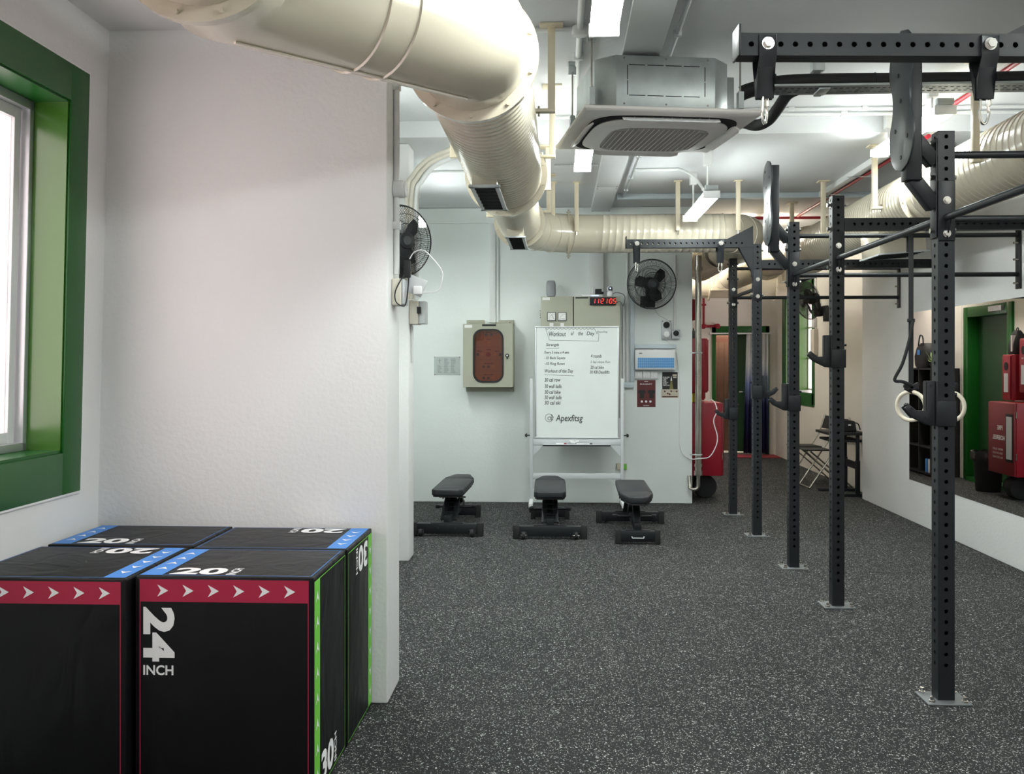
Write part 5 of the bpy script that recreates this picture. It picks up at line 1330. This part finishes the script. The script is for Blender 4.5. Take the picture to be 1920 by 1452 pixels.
# ================================================================== FANS
def make_fan(label):
    """fan facing -Y, guard centre at the origin"""
    t = thing('wall_fan', label, 'wall fan', (0,0,0), 'black wall-mounted fans'); R = .255
    mb = MB(); n = 104
    prof = [(.055, -.075), (.12, -.078), (.19, -.062), (.24, -.028), (R, 0)]
    for j in range(n):
        a = 2*PI*j/n; c, s = math.cos(a), math.sin(a)
        mb.tube([(c*r, y, s*r) for r, y in prof], .0016, 3, cap=False)
        mb.tube([(c*r, y, s*r) for r, y in ((.06, .085), (.16, .075), (.235, .04), (R, 0))], .0016, 3, cap=False)
    o = mb.build('guard_wires', M_black, t); o['kind'] = 'stuff'
    mb = MB()
    for r, y in ((R, 0), (.245, -.022), (.19, -.062), (.12, -.078)): mb.torus((0, y, 0), r, .0045 if r == R else .002, (0,1,0), 48, 6)
    mb.torus((0, .075, 0), .16, .002, (0,1,0), 40, 6); mb.build('guard_ring', M_black, t, smooth=True)
    MB().cyl((0, -.082, 0), (0, -.072, 0), .060, 28).build('badge', M_black, t, bevel=.004, smooth=False)
    MB().cyl((0, -.085, 0), (0, -.082, 0), .032, 24).build('badge_face', M_blackp, t)
    hb = MB().cyl((0, -.05, 0), (0, .01, 0), .042, 20).build('hub', M_rub, t, bevel=.004)
    for k in range(3):
        a = 2*PI*k/3+.9; P = [(.03, -.03), (.08, -.065), (.145, -.07), (.185, -.02), (.175, .045), (.11, .055), (.04, .03)]
        R3 = Matrix.Rotation(-a, 3, 'Y'); tw = Matrix.Rotation(.42, 3, 'X')
        MB().prism(P, (0, -.003, 0), X_, Z_, (0, .004, 0)).xf(lambda q: R3 @ (tw @ q)+V3((0, -.02, 0))).build('blade', M_rub, t, bevel=.001)
    MB().lathe([(.03, 0), (.065, .01), (.072, .06), (.06, .13), (.03, .15)], (0, .03, 0), (0,1,0), 24).build('motor_housing', M_rub, t, smooth=True)
    MB().b2(-.030, .030, .10, .17, -.17, -.02).build('neck', M_rub, t, bevel=.008)
    MB().b2(-.065, .065, .10, .26, -.245, -.13).build('wall_base', M_rub, t, bevel=.01)
    mb = MB().cyl((-.03, .099, -.19), (-.03, .092, -.19), .012, 12).cyl((.03, .099, -.19), (.03, .092, -.19), .012, 12); mb.build('control_knob', M_blackp, t)
    return t
f0 = make_fan('black wall fan on the far white wall, right of the electrical cabinet')
c = pz(1222, 533, 10.10); 
f1 = dup(f0, pz(752, 452, 6.95)+V3((0, 0, 0)), 0, 'black wall fan half hidden by the partition on the left', rot=(.05, 0, .72))
f2 = dup(f0, (3.18, 12.75, 2.30), 0, 'black wall fan seen edge-on before the green corridor window', rot=(.25, 0, -1.2))
f0.location = c; f0.rotation_euler = (.10, 0, .12)
br = MB().b2(XR2-.12, XR2-.001, 12.55, 12.67, 2.02, 2.2).build('fan_bracket', M_rub, bevel=.006); tag(br, 'black bracket holding the edge-on fan to the corridor wall', 'bracket')
br = MB().beam((-1.16, 7.14, 2.18), (-1.20, 7.30, 2.18), .10, .10).build('fan_bracket', M_rub, bevel=.006); tag(br, 'black bracket behind the half hidden fan on the white column', 'bracket')

# ================================================================== PARTITION END SERVICES (left)
xs = XP; ye = 4.40
conduit('wall_conduit', [(xs+.014, ye, ZH-.01), (xs+.014, ye, 1.90)], 'white conduit down the end of the partition wall beside the near box', r=.0135, sm=0, clips=[(xs+.010, ye, z) for z in (2.75, 2.12)])
jb = thing('junction_box', 'round white junction box on the conduit of the partition end', 'junction box', (xs, ye, 2.29))
zj = 1.5+(679.5-352)*4.39/1830
MB().cyl((xs+.001, ye, zj), (xs+.052, ye, zj), .040, 24).build('box', M_pvc, jb, bevel=.004); MB().cyl((xs+.052, ye, zj), (xs+.060, ye, zj), .036, 24).cyl((xs+.06, ye, zj), (xs+.064, ye, zj), .006, 8).build('lid', M_white, jb, bevel=.002)
sk = thing('switched_socket', 'cream weatherproof socket box on the partition end, black cable looped round it', 'socket', (xs, ye, 1.8))
za, zb = 1.5+(679.5-572)*4.36/1830, 1.5+(679.5-522)*4.36/1830
MB().b2(xs+.001, xs+.045, ye-.06, ye+.06, za, zb).build('box', M_pvcc, sk, bevel=.005); MB().b2(xs+.046, xs+.058, ye-.055, ye+.055, za+.004, zb-.004).build('face_plate', M_grey, sk, bevel=.003)
MB().beam((xs+.062, ye, zb-.012), (xs+.14, ye, zb-.045), .08, .008, up=(0,1,0)).build('flip_cover', M_grey, sk, bevel=.002)
def blk(name, m, pxa, pxb, pya, pyb, Y, d, label, cat, bev=.004):
    a = atY(pxa, pyb, Y); b = atY(pxb, pya, Y)
    return tag(MB().b2(a.x, b.x, Y-d/2, Y+d/2, a.z, b.z).build(name, m, bevel=bev), label, cat)
blk('phone_charger', M_rub, 757.5, 770, 489, 521, ye-.01, .03, 'black charger block plugged in above the cream socket box', 'charger')
blk('power_adapter', M_white, 775.5, 792, 537, 553, ye, .035, 'white cube adapter plugged into the partition socket', 'power adapter')
cable('charging_cable', [pz(768, 486, ye), pz(777, 473, ye), pz(795, 470, ye), pz(814, 488, ye), pz(829, 510, ye), pz(827, 533, ye), pz(818, 547, ye), pz(793, 549, ye)], 'white charging cable looping out right of the partition', M_white, .0028)
cable('black_cable', [pz(758, 516, ye-.04), pz(750, 528, ye-.08), pz(741, 548, ye-.085), pz(742, 565, ye-.085), pz(752, 573, ye-.08), pz(762, 566, ye-.04), pz(768, 500, ye-.02)], 'black cable looping around the cream socket box', M_rub, .003)
b2x = XY(768, 7.35)
is_ = thing('isolator_switch', 'grey lidded switch box on the right face of the white column', 'switch', (b2x, 7.4, 1.9))
za, zb = 1.5+(679.5-608)*7.35/1830, 1.5+(679.5-563)*7.35/1830
MB().b2(b2x+.001, b2x+.07, 7.33, 7.50, za, zb).build('box', M_pvcc, is_, bevel=.005); MB().b2(b2x+.071, b2x+.12, 7.34, 7.49, za+.004, zb-.002).build('lid', M_grey, is_, bevel=.006)
MB().b2(b2x+.06, b2x+.09, 7.315, 7.33, zb-.10, zb-.05).build('toggle', M_rub, is_)
for i, (px_, off, lab) in enumerate(((764, 0, 'leftmost of the three cream conduits bending from the column to the ceiling'), (772, .06, 'middle of the three cream conduits bending from the column to the ceiling'), (781, .12, 'rightmost of the three cream conduits bending from the column to the ceiling'))):
    x = XY(px_, 7.25); zz = 1.5+(679.5-560)*7.2/1830
    conduit('bent_conduit', [(x, 7.25, zz), (x, 7.25, 2.75-off*.3), (x+.04, 7.25, 2.89-off*.3), (x+.14, 7.24, 3.0-off*.3), (x+.30, 7.22, 3.07-off*.35), (x+.52, 7.2, 3.125-off*.5)], lab, M_pvcc if i < 2 else M_pvc, .020)
tag(MB().b2(b2x-.001+.002, b2x+.012, 7.40, 7.46, 1.50, za-.01).build('vertical_trunking', M_pvc, bevel=.002), 'slim white trunking below the grey switch box on the column', 'trunking')

# ================================================================== CORRIDOR: PIPE, RED CABINETS, BIN, SHELF
sp_ = thing('steel_pipe', 'tall stainless pipe at the corner of the far wall, before the red cabinet', 'pipe', (XY(1309.5, 10.35), 10.35, 0))
px_ = XY(1309.5, 10.35); z0 = 1.5-(905-679.5)*10.4/1830
MB().cyl((px_, 10.35, .35), (px_, 10.35, 2.62), .034, 20).build('riser', M_steel, sp_, smooth=True)
MB().cyl((px_, 10.35, 2.46), (px_, 10.35, 2.50), .046, 20).cyl((px_, 10.35, .40), (px_, 10.35, .43), .042, 20).cyl((px_, 10.35, .31), (px_, 10.35, .36), .044, 20).build('coupling', M_steel, sp_, smooth=True)
MB().tube([(px_, 10.35, .33), (px_, 10.35, .20), (px_-.008, 10.35, .175), (px_-.03, 10.35, .16), (px_-.06, 10.35, .16), (px_-.085, 10.37, .17), (px_-.09, 10.40, .30)], .020, 14).build('trap', M_steel, sp_, smooth=True)
mb = MB()
for py_ in (662, 852): mb.torus((px_, 10.35, ZY(py_, 10.35)), .037, .006, Z_, 20, 6).b2(px_-.09, px_, 10.347, 10.353, ZY(py_, 10.35)-.006, ZY(py_, 10.35)+.006)
mb.build('pipe_clamp', M_alu, sp_)
hc = thing('fire_hose_cabinet', 'deep red hose reel cabinet past the far wall corner, behind the steel pipe', 'fire cabinet', (1.6, 10.8, .27))
hx0, hx1, hy0, hy1, hz0, hz1 = CW+.01, 1.755, 10.655, 11.30, .27, 1.06
hx1 = XY(1357, hy0)
MB().b2(hx0, hx1-.02, hy0, hy1, hz0, hz1).build('cabinet', M_red, hc, bevel=.004)
MB().b2(hx1-.018, hx1, hy0+.004, hy1-.004, hz0+.004, hz1-.004).build('door', M_redd, hc, bevel=.004)
mb = MB()
for z in (.45, .9): mb.cyl((hx1-.018, hy0-.004, z), (hx1-.018, hy0-.004, z+.07), .007, 8)
mb.build('hinge', M_steel, hc)
MB().b2(hx1, hx1+.006, hy0+.03, hy0+.20, hz0+.15, hz1-.12).build('door_window_frame', M_rub, hc, bevel=.002); MB().b2(hx1+.006, hx1+.008, hy0+.05, hy0+.18, hz0+.18, hz1-.15).build('door_window', M_grey, hc)
mb = MB(); xq = hx1+.0015
put_text(mb, 'FIRE', .07, (xq, 11.0, .755), Y_, Z_, bold=.002, fh=.05, fit=.13, anchor='c'); put_text(mb, 'HOSEREEL', .07, (xq, 11.03, .645), Y_, Z_, bold=.002, fh=.05, fit=.30, anchor='c')
for i, s in enumerate(('BREAK GLASS', 'TURN ON VALVE', 'PULL OUT HOSE')): put_text(mb, s, .02, (xq, 11.05, .53-i*.045), Y_, Z_, fh=.022, fit=.25, anchor='c')
mb.build('lettering', M_wprint, hc)
mb = MB().cyl((1.60, 10.85, .13), (1.60, 11.0, .13), .127, 26).cyl((1.60, 10.98, .13), (1.60, 11.12, .13), .09, 26).build('hose_drum', M_rub, bevel=.008)
tag(mb, 'black hose drum on the floor under the red hose cabinet', 'hose drum')
def ext_box(name, y0, y1, x1, z0, z1, label):
    t = thing(name, label, 'fire cabinet', (1.5, (y0+y1)/2, z0))
    P = [(CW+.005, y0), (x1-.03, y0), (x1, y0+.03), (x1, y1), (CW+.005, y1)]
    MB().prism(P, (0, 0, z0), X_, Y_, (0, 0, z1-z0)).build('cabinet', M_redd if False else M_red, t, bevel=.006)
    MB().b2(x1, x1+.012, y0+.04, y1-.015, z0+.015, z1-.015).build('door', M_red, t, bevel=.003)
    ym_ = (y0+y1)/2+.01
    MB().b2(x1+.012, x1+.016, ym_-.05, ym_+.05, z0+.09, z0+.30).build('door_window', M_grey, t); MB().cyl((x1+.012, ym_, z1-.13), (x1+.018, ym_, z1-.13), .045, 20).build('pressure_dial', M_rub, t)
    mb = MB(); put_text(mb, 'DRY RISER', .02, (x1+.0135, ym_, z1-.225), Y_, Z_, fh=.016, fit=.10, anchor='c'); mb.build('lettering', M_wprint, t)
ext_box('extinguisher_cabinet', 10.66, 10.90, 1.60, 1.17, 1.76, 'tall red box on the corridor wall behind the steel pipe')
ext_box('extinguisher_cabinet', 11.02, 11.27, 1.62, 1.075, 1.585, 'small red cabinet with a dial, seen in the mirror over the hose reel cabinet')
for i in range(3):
    y = 10.72+i*.06
    tag(MB().b2(1.43+i*.035, 1.45+i*.035, y, y+.05, 1.061, 1.16).build('yellow_bottle', M_yel, bevel=.004), ['yellow can on the red cabinet nearest the wall corner', 'middle yellow can on the red cabinet', 'yellow can next to the pipe on the red cabinet'][i], 'can', 'yellow cans on the red cabinet')
bn = thing('bag', 'upright black zipped bag standing on the small red cabinet, seen in the mirror', 'bag', (1.5, 11.15, 1.586)); mb = MB(); rg = []
for z, k in ((0, .9), (.02, 1), (.12, .95), (.22, .7), (.27, .35)): rg.append([V3((p, q, 1.586+z)) for p, q in sup(.085*k, .10*k, 24, 3, ox=1.51, oy=11.15)])
mb.ring(rg); mb.build('body', M_rub, bn, smooth=True); MB().b2(1.55, 1.602, 11.09, 11.11, 1.62, 1.80).build('zip_stripe', M_paper, bn); MB().torus((1.51, 11.15, 1.86), .025, .006, (1,0,0), 16, 6).build('handle', M_rub, bn)
tb = thing('waste_bin', 'black waste bin with a folded-over liner, seen in the mirror before the green door', 'waste bin', (1.62, 11.56, 0))
MB().lathe([(.13, 0), (.135, .01), (.165, .42), (.175, .43), (.175, .45), (.155, .45), (.12, .03)], (1.63, 11.62, .001), n=32).build('bin', M_rub, tb, smooth=True)
rg = []
for r_, z in ((.150, .40), (.165, .465), (.185, .462), (.192, .41), (.186, .36)): rg.append([V3((1.63+(r_+.008*math.sin(j*2.3))*math.cos(2*PI*j/30), 11.62+(r_+.008*math.sin(j*2.3))*math.sin(2*PI*j/30), z+.012*math.sin(j*1.7))) for j in range(30)])
mb = MB(); mb.ring(rg, False); mb.build('bin_liner', mat('bin_liner_plastic', (.02, .02, .022), .18), tb, smooth=True)
al = MB().cyl((CW+.002, 10.9, ZY(580, 10.7)), (CW+.10, 10.9, ZY(580, 10.7)), .12, 26).build('alarm_bell', M_red, bevel=.02); tag(al, 'red round alarm bell peeping past the far wall corner', 'alarm bell')
# shelf seen in the mirror
bs = thing('cube_shelf', 'tall black open shelf seen in the mirror beside the nearest upright', 'shelf', (1.6, 13.6, 0))
sx0, sx1, sy0, sy1, sz = CW+.01, 1.78, 12.98, 14.25, 1.42
for y in (sy0, sy0+.42, sy0+.84, sy1-.02): MB().b2(sx0, sx1, y, y+.02, .001, sz).build('side_panel', M_rub, bs)
for k in range(5): MB().b2(sx0, sx1, sy0+.02, sy1-.02, .02+k*.345, .04+k*.345).build('shelf_board', M_rub, bs)
MB().b2(sx0, sx0+.01, sy0, sy1, .001, sz).build('back_panel', M_void, bs)
for i, (y, c_, l) in enumerate(((13.06, M_paper, 'white carton on the lowest shelf of the black unit'), (13.16, M_blue, 'blue carton on the lowest shelf of the black unit'))):
    tag(MB().b2(sx1-.12, sx1-.02, y, y+.07, .041, .22).build('carton', c_, bevel=.003), l, 'carton')
bg = thing('backpack', 'black backpack on top of the black shelf, in the mirror', 'backpack', (1.62, 13.55, sz)); mb = MB(); rg = []
for z, k in ((.001, .85), (.04, 1), (.16, 1.05), (.28, .85), (.34, .5)): rg.append([V3((p, q, sz+z)) for p, q in sup(.13*k, .20*k, 28, 2.6, ox=1.62, oy=13.55)])
mb.ring(rg); mb.build('body', M_rub, bg, smooth=True)
MB().tube(smooth_path([(1.70, 13.46, sz+.30), (1.70, 13.48, sz+.42), (1.70, 13.58, sz+.44), (1.70, 13.64, sz+.30)], 6), .010, 8).build('handle', M_rub, bg, smooth=True); MB().b2(1.752, 1.758, 13.44, 13.52, sz+.18, sz+.25).build('blue_patch', M_blue, bg)
pt = thing('potted_plant', 'small pale green plant on top of the black shelf, in the mirror', 'plant', (1.66, 13.2, sz))
MB().lathe([(.035, 0), (.05, .08), (.045, .08)], (1.66, 13.2, sz+.001), n=16).build('pot', M_rub, pt, smooth=True)
mb = MB()
for i in range(40):
    a = random.uniform(0, 2*PI); el_ = random.uniform(.2, 1.4); L = random.uniform(.08, .20); d = V3((math.cos(a)*math.cos(el_), math.sin(a)*math.cos(el_), math.sin(el_))); s_ = d.cross(Z_).normalized()*.016
    b = V3((1.66, 13.2, sz+.07)); m1 = b+d*L*.6; mb.add([b, m1+s_, b+d*L, m1-s_], [(0,1,2,3)])
o = mb.build('leaves', M_leaf, pt); o['kind'] = 'stuff'

# curtain, rod, mat at the end door
rd = tag(MB().cyl((EX0-.03, YE-.10, ZY(626, YE-.1)), (EX1+.0, YE-.10, ZY(626, YE-.1)), .014, 10).b2(EX0-.05, EX0-.03, YE-.12, YE-.001, ZY(626, YE)-.02, ZY(626, YE)+.02).b2(EX1, EX1+.02, YE-.12, YE-.001, ZY(626, YE)-.02, ZY(626, YE)+.02).build('curtain_rod', M_white), 'white curtain rod across the green end door', 'curtain rod')
cu = MB(); cxa, cxb = XY(1400, YE-.1), XY(1441, YE-.1); n = 60; a_, b_ = [], []
zt2 = ZY(627.5, YE-.1)
for i in range(n+1):
    s_ = i/n; x = cxa+(cxb-cxa)*s_; y = YE-.10-.0+.035*math.sin(s_*2*PI*6)
    spread = (1-s_)*.05
    a_.append(V3((x, y, zt2))); b_.append(V3((x-spread, y, .04)))
cu.add(a_+b_, [(i, i+1, n+2+i, n+1+i) for i in range(n)])
c_ = cu.build('curtain', M_curt, smooth=True); tag(c_, 'curtain fading from white to dark blue, drawn to the right of the green end door', 'curtain')
md = c_.modifiers.new('thickness', 'SOLIDIFY'); md.thickness = .003
tag(MB().b2(XY(1372, 15.6), XY(1460, 15.6), 15.45, YE-.02, .0008, .012).build('door_mat', M_matred, bevel=.003), 'red mat on the floor in front of the green end door', 'mat')
sg = tag(MB().b2(XY(1400, 15.7)-.02, XY(1400, 15.7)+.0, 15.7, 15.71, 1.6, 1.8).build('x', M_paper), 'x', 'x'); bpy.data.objects.remove(sg)
sgn = thing('door_sign', 'small white and red paper sign on the dark green door leaf', 'sign', (lx0+.35, YE+.05, 1.75))
q = pz(1396, 668, YE+.06)
MB().b2(XY(1399, YE+.03), XY(1404.5, YE+.03), YE+.02, YE+.024, ZY(677, YE+.03), ZY(656, YE+.03)).build('paper', M_paper, sgn); MB().b2(XY(1401, YE+.03), XY(1403.5, YE+.03), YE+.018, YE+.020, ZY(673, YE+.03), ZY(661, YE+.03)).build('red_mark', M_red, sgn)

# ---- folding chairs and desk
def make_chair(label):
    """folding chair facing -X, backrest on the +X side"""
    t = thing('folding_chair', label, 'folding chair', (0,0,0), 'black folding chairs against the corridor wall')
    SW = .38
    MB().prism([(-.30, 0), (.02, 0), (.02, .014), (-.30, .014)], (0, -SW/2, .445), X_, Z_, (0, SW, 0)).build('seat', M_rub, t, bevel=.006)
    for s in (-1, 1):
        y = s*(SW/2+.012)
        MB().tube([(-.26, y, .012), (-.25, y, .02), (.14, y*1.0, .60), (.22, y, .84)], .011, 8).build('front_frame', M_steel, t, smooth=True)
        MB().tube([(.26, y*.90, .012), (-.24, y*.90, .44)], .010, 8).build('rear_leg', M_steel, t, smooth=True)
    MB().cyl((-.26, -SW/2-.012, .012), (-.26, SW/2+.012, .012), .011, 8).cyl((.26, -SW/2*.9, .012), (.26, SW/2*.9, .012), .010, 8).build('floor_bar', M_steel, t, smooth=True)
    MB().prism([(.165, .66), (.185, .66), (.235, .82), (.215, .82)], (0, -SW/2, 0), X_, Z_, (0, SW, 0)).build('backrest', M_rub, t, bevel=.006)
    return t
ch0 = make_chair('black folding chair nearer the small desk')
dup(ch0, (3.20, 12.45, 0), .12, 'black folding chair farther from the desk, nearer the green window')
ch0.location = (3.20, 11.93, 0); ch0.rotation_euler = (0, 0, .05)
ds = thing('desk', 'small black desk in the recess behind the second upright', 'desk', (3.2, 11.2, 0))
dx0, dx1, dy0, dy1, dz = 2.99, 3.41, 11.02, 11.60, .715
MB().b2(dx0, dx1, dy0, dy1, dz-.03, dz).build('tabletop', M_rub, ds, bevel=.003)
MB().b2(dx0+.04, dx1-.04, dy0+.06, dy1-.02, dz-.11, dz-.085).build('under_shelf', M_rub, ds)
for y in (dy0+.05, dy1-.05):
    MB().b2(dx1-.11, dx1-.075, y-.018, y+.018, .30, dz-.03).b2(dx1-.115, dx1-.07, y-.023, y+.023, .03, .40).build('leg', M_black, ds, bevel=.002)
    MB().b2(dx0+.02, dx1+.02, y-.025, y+.025, .001, .031).build('foot', M_black, ds, bevel=.003)
MB().b2(dx1-.10, dx1-.085, dy0+.07, dy1-.07, .30, .38).build('crossbar', M_black, ds)
hb_ = thing('handbag', 'small black bag lying open on the desk', 'bag', (3.22, 11.25, dz))
MB().prism([(-.12, 0), (.12, 0), (.10, .12), (-.10, .15)], (3.22, 11.16, dz+.001), X_, Z_, (0, .16, 0)).build('body', M_rub, hb_, bevel=.015); MB().tube(smooth_path([(3.30, 11.2, dz+.10), (3.36, 11.2, dz+.09), (3.385, 11.2, dz+.02)], 5), .007, 6).build('strap', M_rub, hb_); MB().b2(3.24, 3.27, 11.155, 11.16, dz+.07, dz+.085).build('clasp', M_wprint, hb_)
# switch with cables near the corridor window
cs = thing('switched_socket', 'white outlet with a bundle of cables on the corridor wall beside the green window', 'socket', (XR2, 12.9, 1.8))
yv = atX(1531, 650, XR2).y
MB().b2(XR2-.06, XR2-.001, yv-.09, yv+.09, 1.60, 1.95).build('box', M_pvcc, cs, bevel=.006); MB().b2(XR2-.05, XR2-.002, yv-.04, yv+.04, 1.97, 2.10).build('switch', M_white, cs, bevel=.004)
MB().tube([(XR2-.015, yv, 2.08), (XR2-.015, yv, ZL-.004)], .013, 8).build('conduit', M_pvc, cs)
